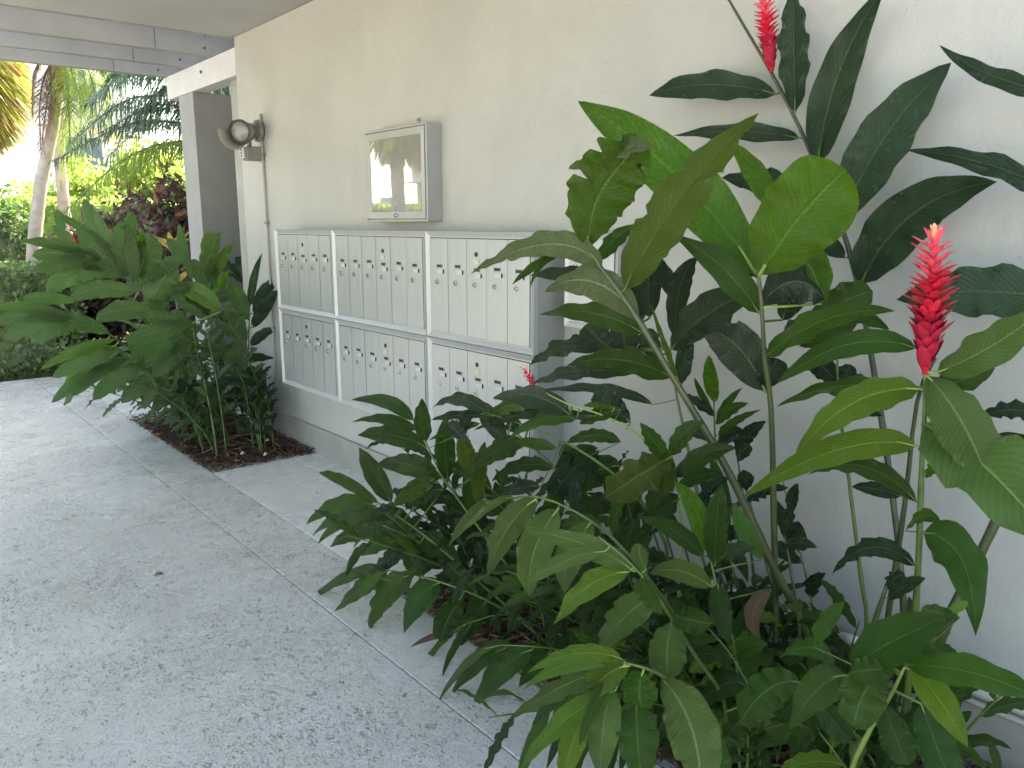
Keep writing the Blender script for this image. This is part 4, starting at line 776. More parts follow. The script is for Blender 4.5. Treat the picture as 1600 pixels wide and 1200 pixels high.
('ginger_cane','bare green brown ginger stem standing among others between the leaves and the pipes','bare ginger stems near the pipes',0.006,'s',None,[(2.1,1.789,0.546),(2.11,1.727,0.406),(2.13,1.684,0.257),(2.19,1.709,0.125),(2.25,1.734,-0.02)],[
((2.101,1.789,0.531),(2.043,1.684,0.637),(2.024,1.579,0.678),(-0.896,0.423,0.139),0.063,'k',(2.101,1.784,0.534)),
((2.103,1.784,0.498),(2.101,1.749,0.551),(2.139,1.714,0.581),(-0.945,-0.15,0.289),0.056,'k',(2.103,1.771,0.506)),
]),
('ginger_cane','bare green brown ginger stem standing among others between the leaves and the pipes','bare ginger stems near the pipes',0.006,'s',None,[(2.08,1.715,0.571),(2.09,1.646,0.403),(2.11,1.596,0.225),(2.17,1.621,0.108),(2.23,1.646,-0.02)],[
((2.081,1.715,0.557),(2.062,1.734,0.606),(2.084,1.753,0.638),(-0.731,-0.605,0.316),0.056,'k',(2.081,1.71,0.56)),
((2.082,1.709,0.526),(2.029,1.768,0.596),(2.016,1.826,0.617),(-0.43,-0.692,0.579),0.056,'k',(2.082,1.698,0.532)),
]),
('ginger_cane','bare green brown ginger stem standing among others between the leaves and the pipes','bare ginger stems near the pipes',0.006,'s',None,[(2.06,1.614,0.56),(2.07,1.554,0.394),(2.09,1.512,0.218),(2.15,1.537,0.104),(2.21,1.562,-0.02)],[
((2.061,1.614,0.546),(2.032,1.675,0.592),(2.044,1.736,0.612),(-0.725,-0.403,0.558),0.056,'k',(2.061,1.61,0.548)),
((2.062,1.608,0.515),(2.059,1.68,0.563),(2.095,1.752,0.577),(-0.569,-0.211,0.795),0.052,'k',(2.062,1.6,0.52)),
]),
('ginger_cane','bare green brown ginger stem standing among others between the leaves and the pipes','bare ginger stems near the pipes',0.006,'s',None,[(2.04,1.351,0.767),(2.05,1.27,0.542),(2.07,1.205,0.309),(2.13,1.23,0.152),(2.19,1.255,-0.02)],[
((2.04,1.35,0.754),(2.004,1.336,0.798),(2.007,1.322,0.827),(-0.78,-0.378,-0.498),0.049,'k',(2.04,1.347,0.756)),
((2.042,1.345,0.727),(1.99,1.257,0.798),(1.979,1.169,0.822),(-0.787,0.486,0.38),0.051,'k',(2.042,1.338,0.731)),
]),
('ginger_cane','bare green brown ginger stem standing among others between the leaves and the pipes','bare ginger stems near the pipes',0.006,'s',None,[(2.02,1.511,0.687),(2.03,1.428,0.488),(2.05,1.361,0.283),(2.11,1.386,0.138),(2.17,1.411,-0.02)],[
((2.021,1.511,0.674),(1.965,1.428,0.758),(1.949,1.346,0.813),(-0.884,0.459,0.087),0.060,'k',(2.021,1.506,0.676)),
((2.022,1.505,0.645),(2.016,1.466,0.683),(2.051,1.428,0.699),(-0.894,-0.027,0.448),0.051,'k',(2.022,1.496,0.65)),
]),
('ginger_cane','bare green brown ginger stem standing among others between the leaves and the pipes','bare ginger stems near the pipes',0.006,'s',None,[(2,1.407,0.636),(2.01,1.347,0.474),(2.03,1.302,0.304),(2.09,1.327,0.149),(2.15,1.352,-0.02)],[
((2.001,1.407,0.623),(1.944,1.418,0.686),(1.928,1.428,0.727),(-0.277,-0.961,0.006),0.053,'k',(2.001,1.403,0.626)),
((2.002,1.402,0.595),(2.002,1.377,0.618),(2.042,1.352,0.629),(-0.816,-0.323,0.479),0.047,'k',(2.002,1.394,0.6)),
]),
('ginger_cane','bare green brown ginger stem standing among others between the leaves and the pipes','bare ginger stems near the pipes',0.006,'s',None,[(1.98,1.755,0.514),(1.99,1.717,0.395),(2.01,1.699,0.265),(2.07,1.724,0.129),(2.13,1.749,-0.02)],[
((1.981,1.756,0.5),(1.923,1.705,0.618),(1.905,1.654,0.683),(-0.744,-0.403,-0.533),0.054,'k',(1.981,1.751,0.502)),
((1.983,1.751,0.468),(1.965,1.827,0.464),(1.987,1.904,0.438),(-0.753,0.144,0.642),0.056,'k',(1.983,1.742,0.472)),
]),
('ginger_cane','bare green brown ginger stem standing among others between the leaves and the pipes','bare ginger stems near the pipes',0.006,'s',None,[(1.96,1.165,0.699),(1.97,1.13,0.544),(1.99,1.108,0.378),(2.05,1.133,0.188),(2.11,1.158,-0.02)],[
((1.961,1.164,0.688),(1.914,1.136,0.758),(1.907,1.107,0.803),(-0.917,0.069,-0.392),0.048,'k',(1.961,1.162,0.689)),
((1.962,1.159,0.662),(1.924,1.101,0.701),(1.926,1.043,0.699),(-0.793,0.395,0.465),0.043,'k',(1.962,1.157,0.663)),
]),
('ginger_cane','bare green brown ginger stem standing among others between the leaves and the pipes','bare ginger stems near the pipes',0.011,'s',None,[(1.94,0.858,0.652),(1.95,0.886,0.528),(1.97,0.927,0.388),(2.03,0.952,0.193),(2.09,0.977,-0.02)],[
((1.941,0.858,0.642),(1.931,0.843,0.674),(1.962,0.828,0.691),(-0.922,-0.005,0.386),0.043,'k',(1.941,0.861,0.641)),
((1.943,0.853,0.618),(1.9,0.801,0.692),(1.897,0.749,0.724),(-0.858,0.499,0.123),0.040,'k',(1.943,0.866,0.617)),
]),
('ginger_cane','largest ginger cane of the far clump leaning left with a rosette of broad leaves',None,0.008,'g',None,[(1.416,5.5,1.252),(1.49,5.5,1.085),(1.617,5.55,0.798),(1.78,5.65,0.413),(1.95,5.75,0.113),(1.95,5.75,0.049),(1.95,5.75,-0.02)],[
((1.357,5.5,1.226),(1.255,5.525,1.501),(1.193,5.549,1.699),(-0.431,-0.9,-0.056),0.129,'f',(1.416,5.5,1.252)),
((1.367,5.5,1.333),(1.172,5.521,1.54),(1.017,5.543,1.618),(-0.101,-0.995,0.025),0.054,'f',(1.416,5.5,1.252)),
((1.425,5.5,1.352),(1.403,5.44,1.513),(1.421,5.38,1.627),(-0.116,-0.91,-0.398),0.085,'f',(1.416,5.5,1.252)),
((1.376,5.5,1.225),(1.309,5.529,1.392),(1.283,5.557,1.487),(-0.197,-0.97,0.142),0.128,'f',(1.418,5.5,1.248)),
((1.422,5.5,1.191),(1.371,5.459,1.404),(1.36,5.418,1.569),(-0.183,-0.954,-0.236),0.152,'f',(1.439,5.5,1.199)),
((1.443,5.5,1.169),(1.489,5.488,1.354),(1.574,5.476,1.47),(-0.179,-0.984,-0.001),0.191,'f',(1.451,5.5,1.173)),
((1.468,5.5,1.189),(1.466,5.5,1.393),(1.503,5.499,1.51),(-0.155,-0.988,0.014),0.095,'y',(1.449,5.5,1.178)),
((1.512,5.511,1.021),(1.574,5.469,1.205),(1.676,5.426,1.294),(-0.408,-0.912,-0.038),0.193,'f',(1.518,5.511,1.022)),
((1.395,5.5,1.232),(1.156,5.477,1.374),(0.936,5.542,1.141),(-0.13,-0.969,0.212),0.160,'f',(1.419,5.5,1.245)),
((1.416,5.5,1.118),(1.207,5.48,1.202),(1.057,5.551,1.087),(-0.157,-0.954,0.255),0.120,'f',(1.465,5.5,1.143)),
((1.285,5.5,1.256),(1.076,5.48,1.41),(0.885,5.549,1.363),(-0.026,-0.943,0.333),0.122,'f',(1.416,5.5,1.252)),
((1.274,5.5,1.336),(1.038,5.502,1.452),(0.841,5.504,1.451),(0.052,-0.973,0.223),0.076,'f',(1.416,5.5,1.252)),
((1.534,5.52,0.969),(1.361,5.509,1.06),(1.204,5.591,0.946),(-0.221,-0.904,0.366),0.135,'f',(1.542,5.52,0.97)),
((1.24,5.5,1.356),(1.011,5.434,1.314),(0.866,5.435,1.286),(0.125,-0.966,0.228),0.106,'f',(1.416,5.5,1.252)),
((1.089,5.5,1.089),(0.918,5.453,1.128),(0.786,5.405,1.128),(0.32,-0.907,0.275),0.075,'f',None),
((1.507,5.5,1.187),(1.605,5.474,1.288),(1.743,5.447,1.345),(-0.413,-0.848,0.333),0.102,'f',(1.457,5.5,1.16)),
((1.578,5.51,1.059),(1.648,5.462,1.132),(1.759,5.414,1.16),(-0.523,-0.841,0.139),0.108,'f',(1.516,5.51,1.028)),
((1.061,5.5,1.512),(1.029,5.482,1.589),(1.038,5.464,1.632),(-0.069,-0.951,-0.3),0.057,'f',None),
]),
('ginger_cane','low spreading ginger cane of the far clump reaching furthest left over the pavement',None,0.008,'g',None,[(1.005,5.3,0.995),(1.183,5.35,0.918),(1.413,5.45,0.703),(1.715,5.6,0.34),(1.905,5.7,0.059),(1.905,5.7,0.021),(1.905,5.7,-0.02)],[
((0.987,5.3,0.985),(0.82,5.276,1.086),(0.619,5.341,0.998),(-0.08,-0.88,0.469),0.101,'f',(1.005,5.3,0.995)),
((1.004,5.301,0.976),(0.834,5.243,1.043),(0.66,5.255,0.91),(0.022,-0.871,0.491),0.116,'f',(1.01,5.301,0.993)),
((1.111,5.33,0.953),(0.961,5.301,1.045),(0.797,5.358,0.867),(-0.177,-0.925,0.337),0.139,'f',(1.111,5.33,0.949)),
((1.024,5.304,1.001),(0.802,5.26,1.106),(0.62,5.217,1.102),(0.267,-0.926,0.265),0.072,'f',(1.02,5.304,0.989)),
((1.22,5.365,0.894),(1.08,5.395,0.974),(0.979,5.425,1.001),(-0.146,-0.966,0.212),0.099,'f',(1.217,5.365,0.887)),
((1.258,5.383,0.849),(1.015,5.326,0.828),(0.813,5.269,0.722),(0.121,-0.911,0.395),0.066,'l',(1.26,5.383,0.847)),
((1.294,5.406,0.782),(1.065,5.344,0.752),(0.876,5.282,0.668),(0.112,-0.853,0.51),0.111,'f',(1.312,5.406,0.798)),
((1.372,5.439,0.709),(1.101,5.405,0.688),(0.869,5.371,0.5),(-0.023,-0.933,0.36),0.093,'f',(1.389,5.439,0.726)),
((1.433,5.466,0.657),(1.24,5.398,0.625),(1.086,5.331,0.496),(-0.012,-0.754,0.657),0.118,'f',(1.446,5.466,0.664)),
((1.332,5.429,0.715),(1.139,5.41,0.681),(0.986,5.391,0.527),(-0.127,-0.902,0.413),0.094,'f',(1.364,5.429,0.749)),
((1.495,5.504,0.56),(1.366,5.482,0.52),(1.277,5.46,0.426),(-0.17,-0.821,0.545),0.101,'f',(1.521,5.504,0.573)),
((1.256,5.391,0.808),(1.088,5.418,0.726),(0.961,5.445,0.594),(-0.418,-0.832,0.364),0.097,'b',(1.278,5.391,0.829)),
((1.538,5.514,0.553),(1.459,5.514,0.469),(1.421,5.513,0.353),(-0.429,-0.866,0.258),0.073,'f',(1.542,5.514,0.547)),
((1.434,5.455,0.7),(1.31,5.487,0.658),(1.226,5.519,0.54),(-0.395,-0.906,0.151),0.131,'f',(1.424,5.455,0.69)),
((1.179,5.37,0.818),(1.057,5.36,0.805),(0.976,5.35,0.762),(-0.033,-0.894,0.447),0.068,'b',(1.229,5.37,0.875)),
]),
('ginger_cane','mid height ginger cane of the far clump with long pale green leaves held level',None,0.008,'g',None,[(1.735,5.4,0.91),(1.775,5.45,0.665),(1.853,5.55,0.374),(1.974,5.7,0.048),(1.974,5.7,0.015),(1.974,5.7,-0.02)],[
((1.736,5.4,0.923),(1.464,5.304,0.869),(1.285,5.26,0.844),(0.188,-0.866,0.463),0.124,'f',(1.735,5.4,0.91)),
((1.683,5.439,0.71),(1.487,5.355,0.848),(1.323,5.327,0.745),(0.31,-0.922,0.234),0.114,'f',(1.767,5.439,0.717)),
((1.699,5.449,0.665),(1.517,5.416,0.753),(1.377,5.467,0.634),(-0.083,-0.952,0.293),0.107,'f',(1.774,5.449,0.67)),
((1.714,5.408,0.869),(1.549,5.371,0.974),(1.424,5.334,0.981),(0.252,-0.968,0.011),0.105,'f',(1.742,5.408,0.871)),
((1.93,5.4,0.973),(1.774,5.395,1.183),(1.633,5.486,1.128),(-0.222,-0.968,0.114),0.125,'l',(1.735,5.4,0.91)),
((1.776,5.437,0.732),(1.684,5.447,0.859),(1.633,5.457,0.934),(-0.057,-0.997,0.061),0.118,'f',(1.765,5.437,0.73)),
((1.819,5.454,0.66),(1.875,5.465,0.788),(1.971,5.475,0.863),(-0.433,-0.803,0.411),0.115,'f',(1.778,5.454,0.654)),
((1.734,5.426,0.78),(1.573,5.387,0.714),(1.453,5.348,0.588),(-0.139,-0.828,0.543),0.118,'f',(1.756,5.426,0.781)),
((1.804,5.515,0.476),(1.665,5.503,0.506),(1.565,5.491,0.467),(0.066,-0.874,0.482),0.105,'k',(1.825,5.515,0.477)),
((1.871,5.521,0.467),(1.964,5.522,0.475),(2.096,5.524,0.438),(0.058,-0.945,0.323),0.096,'k',(1.83,5.521,0.46)),
]),
('ginger_cane','ginger cane of the far clump nearest the wall, leaves spread against the first mailboxes',None,0.008,'g',None,[(2.19,5.55,0.997),(2.181,5.6,0.696),(2.173,5.7,0.401),(2.172,5.8,0.093),(2.172,5.8,0.038),(2.172,5.8,-0.02)],[
((2.218,5.561,0.926),(2.309,5.596,1.082),(2.439,5.631,1.175),(-0.135,-0.917,0.376),0.097,'k',(2.188,5.561,0.928)),
((2.218,5.578,0.824),(2.281,5.525,0.995),(2.384,5.472,1.095),(-0.513,-0.858,-0.021),0.106,'k',(2.185,5.578,0.826)),
((2.199,5.6,0.694),(2.303,5.619,0.793),(2.446,5.639,0.809),(-0.106,-0.851,0.515),0.081,'k',(2.181,5.6,0.696)),
((1.965,5.563,0.944),(2.027,5.523,0.88),(2.129,5.484,0.75),(-0.295,-0.946,0.136),0.170,'f',(2.187,5.563,0.92)),
((2.19,5.554,0.974),(2.215,5.52,1.215),(2.279,5.487,1.353),(-0.336,-0.938,-0.086),0.057,'k',(2.189,5.554,0.974)),
((2.181,5.569,0.883),(2.107,5.572,1.063),(2.073,5.574,1.158),(-0.268,-0.959,-0.088),0.124,'f',(2.186,5.569,0.881)),
((2.174,5.633,0.599),(2.263,5.637,0.603),(2.392,5.64,0.575),(0.077,-0.877,0.475),0.074,'k',(2.178,5.633,0.597)),
((2.179,5.658,0.525),(2.232,5.701,0.485),(2.325,5.744,0.375),(0.278,-0.926,-0.256),0.092,'k',(2.176,5.658,0.524)),
((2.151,5.634,0.602),(2.009,5.576,0.678),(1.907,5.517,0.678),(0.471,-0.865,0.171),0.118,'f',(2.178,5.634,0.595)),
((2.196,5.674,0.473),(2.178,5.621,0.417),(2.2,5.568,0.323),(-0.411,-0.749,0.52),0.069,'k',(2.175,5.674,0.477)),
((2.171,5.592,0.744),(2.086,5.595,0.837),(2.041,5.597,0.891),(-0.076,-0.997,-0.034),0.106,'k',(2.182,5.592,0.742)),
]),
('ginger_cane','ginger cane of the far clump rising beside the grey column with upright yellow green leaves',None,0.008,'g',None,[(2.026,5.8,1.238),(1.997,5.8,0.967),(2.002,5.8,0.596),(2.036,5.85,0.153),(2.036,5.85,0.07),(2.036,5.85,-0.02)],[
((1.968,5.8,1.186),(1.997,5.729,1.392),(2.066,5.659,1.498),(-0.507,-0.834,-0.219),0.114,'l',(2.02,5.8,1.182)),
((1.993,5.8,1.284),(2.007,5.798,1.415),(2.061,5.795,1.497),(-0.198,-0.979,0.041),0.106,'l',(2.026,5.8,1.238)),
((2.019,5.8,1.148),(2.079,5.767,1.321),(2.179,5.735,1.416),(-0.225,-0.969,-0.102),0.088,'l',(2.016,5.8,1.148)),
((2.039,5.8,1.102),(2.003,5.787,1.275),(2.006,5.775,1.396),(-0.413,-0.903,-0.123),0.106,'f',(2.012,5.8,1.104)),
((2.013,5.8,1.058),(1.951,5.849,1.22),(1.93,5.897,1.305),(-0.345,-0.907,0.24),0.106,'f',(2.007,5.8,1.058)),
((2.019,5.8,1.012),(2.071,5.74,1.062),(2.163,5.681,1.08),(-0.685,-0.682,0.256),0.102,'f',(2.002,5.8,1.013)),
((1.994,5.8,0.922),(1.84,5.733,1.003),(1.726,5.666,1.039),(0.502,-0.845,0.182),0.135,'f',(1.998,5.8,0.921)),
((2.029,5.8,0.965),(2.087,5.829,1.141),(2.185,5.859,1.23),(-0.257,-0.9,0.352),0.069,'y',(1.997,5.8,0.964)),
((2,5.8,0.875),(1.859,5.733,1.052),(1.758,5.666,1.167),(0.136,-0.939,-0.317),0.114,'f',(1.999,5.8,0.874)),
((2.016,5.8,0.782),(2.101,5.763,0.845),(2.226,5.726,0.842),(-0.407,-0.795,0.45),0.105,'k',(2,5.8,0.78)),
((1.893,5.8,1.243),(1.811,5.839,1.378),(1.769,5.878,1.454),(-0.322,-0.934,0.156),0.085,'f',(2.026,5.8,1.234)),
((1.886,5.8,1.154),(1.816,5.73,1.389),(1.785,5.659,1.55),(-0.291,-0.876,-0.385),0.065,'f',(2.016,5.8,1.143)),
]),
('ginger_cane','ginger cane of the far clump carrying a small dark red flower above its left side',None,0.008,'g',((1.2, 5.8, 1.409), (1.145, 5.8, 1.558), 0.5),[(1.307,5.9,1.301),(1.449,5.9,1.125),(1.629,5.9,0.804),(1.874,5.95,0.353),(1.874,5.95,0.175),(1.874,5.95,-0.02)],[
((1.307,5.9,1.301),(1.231,5.856,1.441),(1.196,5.812,1.53),(-0.075,-0.918,-0.39),0.088,'f',(1.307,5.9,1.301)),
((1.298,5.9,1.293),(1.166,5.918,1.457),(1.074,5.936,1.542),(-0.125,-0.992,0.031),0.080,'f',(1.307,5.9,1.301)),
((1.342,5.9,1.258),(1.195,5.904,1.259),(1.089,5.909,1.184),(-0.136,-0.924,0.357),0.111,'f',(1.342,5.9,1.257)),
((1.395,5.9,1.192),(1.358,5.826,1.343),(1.361,5.752,1.428),(-0.338,-0.775,-0.534),0.109,'f',(1.396,5.9,1.191)),
((1.449,5.9,1.125),(1.264,5.854,1.153),(1.119,5.807,1.126),(0.258,-0.909,0.327),0.102,'f',(1.449,5.9,1.125)),
((1.486,5.9,1.08),(1.56,5.916,1.183),(1.675,5.933,1.245),(-0.311,-0.799,0.515),0.122,'f',(1.478,5.9,1.073)),
]),
]
FRONDS = {
'date': [
 ([(3.464,9.2,3.065),(2.736,9.1,3.102),(2.395,9,3.001),(2.056,8.9,2.704)],0.42,'dk'),
 ([(3.488,9.3,2.877),(2.779,9.1,2.855),(2.373,9,2.744),(1.89,8.8,2.358)],0.4,'dk'),
 ([(3.568,9.5,2.975),(3.021,9.4,3.109),(2.67,9.4,3.199),(2.305,9.3,3.172)],0.4,'dk'),
 ([(3.499,9.3,2.536),(2.792,9,2.592),(2.326,8.9,2.498),(1.643,8.7,2.123)],0.28,'dk'),
 ([(3.452,9.2,2.388),(2.84,9,2.39),(2.296,8.9,2.165),(1.681,8.7,1.639)],0.4,'yg'),
 ([(3.474,9.4,2.681),(3.097,9.3,2.776),(2.737,9.2,2.766),(2.256,9.1,2.498)],0.38,'dk'),
 ([(3.592,9.6,2.28),(3.239,9.6,2.438),(2.857,9.5,2.374),(2.473,9.4,2.017)],0.36,'yg'),
 ([(3.554,9.4,3.303),(3.172,9.4,3.323),(2.84,9.4,3.315),(2.48,9.3,3.1)],0.45,'dk'),
 ([(3.515,9.4,2.753),(3.176,9.3,2.915),(2.893,9.2,2.941),(2.545,9.1,2.676)],0.4,'dk'),
],
'tall': [
 ([(2.678,13,3.877),(2.551,13,3.53),(2.427,12.9,3.09),(2.343,12.9,2.707)],0.3,'br'),
 ([(2.663,13,3.875),(2.472,13,3.522),(2.336,12.8,3.113),(2.288,12.8,2.487)],0.28,'br'),
 ([(2.695,13,4.044),(2.792,12.9,3.627),(2.835,12.8,3.115),(2.745,12.8,2.339)],0.55,'yg'),
 ([(2.695,13,4.044),(2.923,12.8,3.711),(2.998,12.7,3.455),(2.984,12.6,2.938)],0.55,'yg'),
 ([(2.742,13,4.051),(2.678,12.7,3.422),(2.653,12.7,2.922),(2.599,12.6,2.237)],0.4,'yg'),
 ([(2.663,13,4.04),(2.412,13,3.68),(2.325,13,3.423),(2.267,13,3.004)],0.22,'br'),
],
'second': [
 ([(3.039,14,4.255),(3.384,14,4.028),(3.485,14,3.669),(3.477,14,2.866)],0.5,'yg'),
 ([(3.039,14,4.255),(3.482,14,4.132),(3.686,14,3.878),(3.699,14,3.503)],0.5,'dk'),
 ([(3.005,14,4.25),(3.022,14,3.712),(2.846,14,2.964),(2.695,14,2.119)],0.4,'yg'),
],
}
frn=random.Random(8)
def nz(v): return v/np.linalg.norm(v)
# procedural filler canes: 3-D rooted, described by world space
def fcane(rx,ry,h,lx,ly,n,L,Wd,kinds,label,group,r=.005,start=.35,droop=.35,col='g',fl=None):
    pts=[];N=7
    for i in range(N):
        t=1-i/(N-1); pts.append(np.array([rx+lx*t**1.7,ry+ly*t**1.7,h*(t-.12*t*t*min(1,abs(lx)+abs(ly)))-.02*(1-t)]))
    def at(t):
        k=(1-t)*(N-1); i=min(N-2,int(k)); return pts[i]+(pts[i+1]-pts[i])*(k-i)
    ax=nz(at(1)-at(.7)); side0=nz(np.cross(ax,[0,0,1.])+np.array([1e-3,0,0])); a=frn.uniform(0,math.pi)
    Ls=[]
    sd=nz(side0*math.cos(a)+nz(np.cross(side0,ax))*math.sin(a))
    for i in range(n):
        t=start+(1-start)*(i+.5)/n; B=at(t); s=1 if i%2 else -1
        d=nz(sd*s*1.0+ax*(.55+.9*t*t)+np.array([frn.uniform(-.2,.2),frn.uniform(-.2,.2),frn.uniform(-.1,.15)]))
        ln=L*frn.uniform(.75,1.15)*(1-.35*abs(t-.7)/.7)
        T=B+d*ln+np.array([0,0,-droop*ln*frn.uniform(.3,1.1)])
        Cc=B+d*ln*.55+np.array([0,0,.08*ln])
        for q in (T,Cc):
            if q[0]>2.36: q[0]=2.36
            if q[2]<.04: q[2]=.04+frn.uniform(0,.03)
        Tt=nz(T-B); n_=np.array([frn.uniform(-.6,.1),frn.uniform(-.5,.3),1.0]); n_=n_-Tt*np.dot(n_,Tt)
        if np.linalg.norm(n_)<.2: n_=np.cross(Tt,[1,0,0.])
        Ls.append([B,Cc,T,nz(n_),Wd*frn.uniform(.75,1.15),frn.choice(kinds),B,None])
    CANES.append(('ginger_cane',label,group,r,col,fl,pts,Ls))
for i in range(36):
    ry=frn.uniform(1.15,2.68); rx=frn.uniform(1.85,2.3)
    fcane(rx,ry,frn.uniform(.4,.72)*(1.15 if 1.4<ry<2.1 else .9),frn.uniform(-.55,-.05),frn.uniform(-.25,.25),frn.randint(8,12),.235,.044,'nnkmm',
      'thin leafy ginger cane crowded in the dark understory of the near planting bed','thin canes of the near bed understory')
for i in range(26):
    fcane(frn.uniform(1.75,2.2),frn.uniform(.75,1.7),frn.uniform(.2,.45),frn.uniform(-.3,.1),frn.uniform(-.2,.2),frn.randint(5,8),.2,.043,'nnmm',
      'short ginger sprout low over the mulch at the foot of the near clump','short sprouts of the near bed',start=.2)
for i in range(24):
    ry=frn.uniform(5.15,6.7); rx=frn.uniform(1.72,2.28)
    fcane(rx,ry,frn.uniform(.5,1.05),frn.uniform(-.5,.02),frn.uniform(-.4,.4),frn.randint(10,14),.22,.062,'ffffm',
      'leafy ginger cane packed in the shaded far planting bed beside the column','shaded canes of the far bed',r=.006,start=.22)
for i in range(14):
    fcane(frn.uniform(2.0,2.28),frn.uniform(5.1,5.8),frn.uniform(.3,.6),frn.uniform(-.1,.02),frn.uniform(-.1,.1),6,.18,.05,'kkn',
      'short dark ginger sprout at the foot of the far clump by the wall','short sprouts of the far bed',r=.005,start=.35)

for i in range(9):
    fcane(frn.uniform(1.72,2.1),frn.uniform(.6,1.5),frn.uniform(.28,.55),frn.uniform(-.4,-.1),frn.uniform(-.25,.15),frn.randint(7,10),.2,.055,'mmlb',
      'fresh green ginger shoot low among the ribbed leaves at the front of the near clump','fresh low shoots of the near bed',r=.004,start=.3,droop=.5)

for i in range(13):
    fcane(frn.uniform(1.76,2.1),1.25+1.45*(i+.5)/13,frn.uniform(.38,.75),frn.uniform(-.75,-.35),frn.uniform(-.15,.2),frn.randint(10,14),.2,.038,'nnmmk',
      'arching ginger shoot with slim leaves leaning out from the near bed over its edge','arching slim shoots of the near bed',r=.004,start=.25,droop=.45)
for i in range(14):
    fcane(frn.uniform(1.72,2.2),frn.uniform(5.3,6.7),frn.uniform(.45,.85),frn.uniform(-.85,-.2),frn.uniform(-.2,.3),frn.randint(10,13),.2,.055,'fffm',
      'low ginger cane leaning out of the far bed over the pavement edge','low leaning canes of the far bed',r=.005,start=.25,droop=.3)


def bez(a, c, b, t): return a*(1-t)**2+c*2*t*(1-t)+b*t*t
def leaf_mesh(B, Cc, T, n, W, stem_pt, notch, kind, ns=18, nu=3):
    B, Cc, T = (np.array(x, float) for x in (B, Cc, T)); n = np.array(n, float)
    L = np.linalg.norm(T-B); big = W*.5
    if notch or kind in 'yo': ns = 44
    ts = np.linspace(0, 1, ns+1); broad = W/L > .42
    p = rng.uniform(.55, .7) if not broad else .66; q = rng.uniform(.78, 1.1) if not broad else .46
    if kind == 'f': p, q = rng.uniform(.5, .6), rng.uniform(.5, .65)
    pk = p/(p+q); nrm = (pk**p)*((1-pk)**q)
    wavf = rng.uniform(2.5, 5.5); wava = rng.uniform(.03, .09)*(1.5 if kind in 'kgo' else 1)*W*2; ph1, ph2 = rng.uniform(0, 6), rng.uniform(0, 6)
    fold = rng.uniform(.03, .30) if not broad else -.12; curl = rng.uniform(-.10, .22)*(0 if broad else 1)
    edge = [rng.uniform(.93, 1.06) for _ in range(12)]
    V = []; UV = []; cols = 2*nu+1
    for t in ts:
        P = bez(B, Cc, T, t); d = 2*(1-t)*(Cc-B)+2*t*(T-Cc); d /= np.linalg.norm(d)+1e-9
        nn = n-d*np.dot(n, d); nn /= np.linalg.norm(nn)+1e-9; tw = (t-.4)*rng_tw; s0 = np.cross(d, nn)
        nn2 = nn*math.cos(tw)+s0*math.sin(tw); s = np.cross(d, nn2)
        hw0 = big*(max(t, 0)**p)*(max(1-t, 0)**q)/nrm
        for k in range(cols):
            u = (k-nu)/nu; sg = 1 if u > 0 else -1; hw = hw0*(edge[int(t*5)+(6 if sg > 0 else 0)] if 0 else 1)
            hw *= 1+.03*math.sin(t*23+ph1*sg)+(.05*math.sin(t*57+ph2) if kind in 'ot' else 0)
            if notch:
                for (sd_, v0, dv, dep) in notch:
                    if sd_ == sg:
                        e = abs(t-v0-.1*abs(u))/dv
                        if e < .5: hw *= 1-dep*(1-e*2)**.5
            au = abs(u)
            lift = hw*au*fold+wava*(au**2)*math.sin(wavf*6.28*t+(ph1 if sg > 0 else ph2))*min(1, hw/big)-curl*hw*au**3
            V.append(P+s*u*hw*(1-.12*abs(fold))+nn2*lift); UV.append((u*.5+.5, t))
    F = [(j*cols+k, j*cols+k+1, (j+1)*cols+k+1, (j+1)*cols+k) for j in range(ns) for k in range(cols-1)]
    mb = MB(); mb.add(V, F); uvs = list(UV)
    if stem_pt is not None:
        d0 = Cc-B; d0 /= np.linalg.norm(d0)+1e-9; rr = max(.0014, W*.035)
        a = np.array(stem_pt, float); m_ = (a+B)/2
        k0 = len(mb.v); mb.tube([tuple(a), tuple(m_-n*.002), tuple(B), tuple(B+d0*L*.10)], [rr*1.3, rr*1.1, rr, rr*.6], 5, False, 1)
        uvs += [(.5, .02)]*(len(mb.v)-k0)
    return mb, uvs
def bract(L, W, mats):
    mb = MB(); vs = []; N = 6
    for j in range(N+1):
        t = j/N; hw = W*.5*math.sin(math.pi*min(.98, t*.8+.14))**.8*(1 if t < 1 else .1); x = L*t; z = .12*L*t*t
        for k in (-1, 0, 1): vs.append((x, hw*k, z+abs(k)*hw*.45))
    mb.add(vs, [(j*3+k, j*3+k+1, (j+1)*3+k+1, (j+1)*3+k) for j in range(N) for k in (0, 1)])
    me = mb.mesh('bract', mats, True); return me
BR = {}
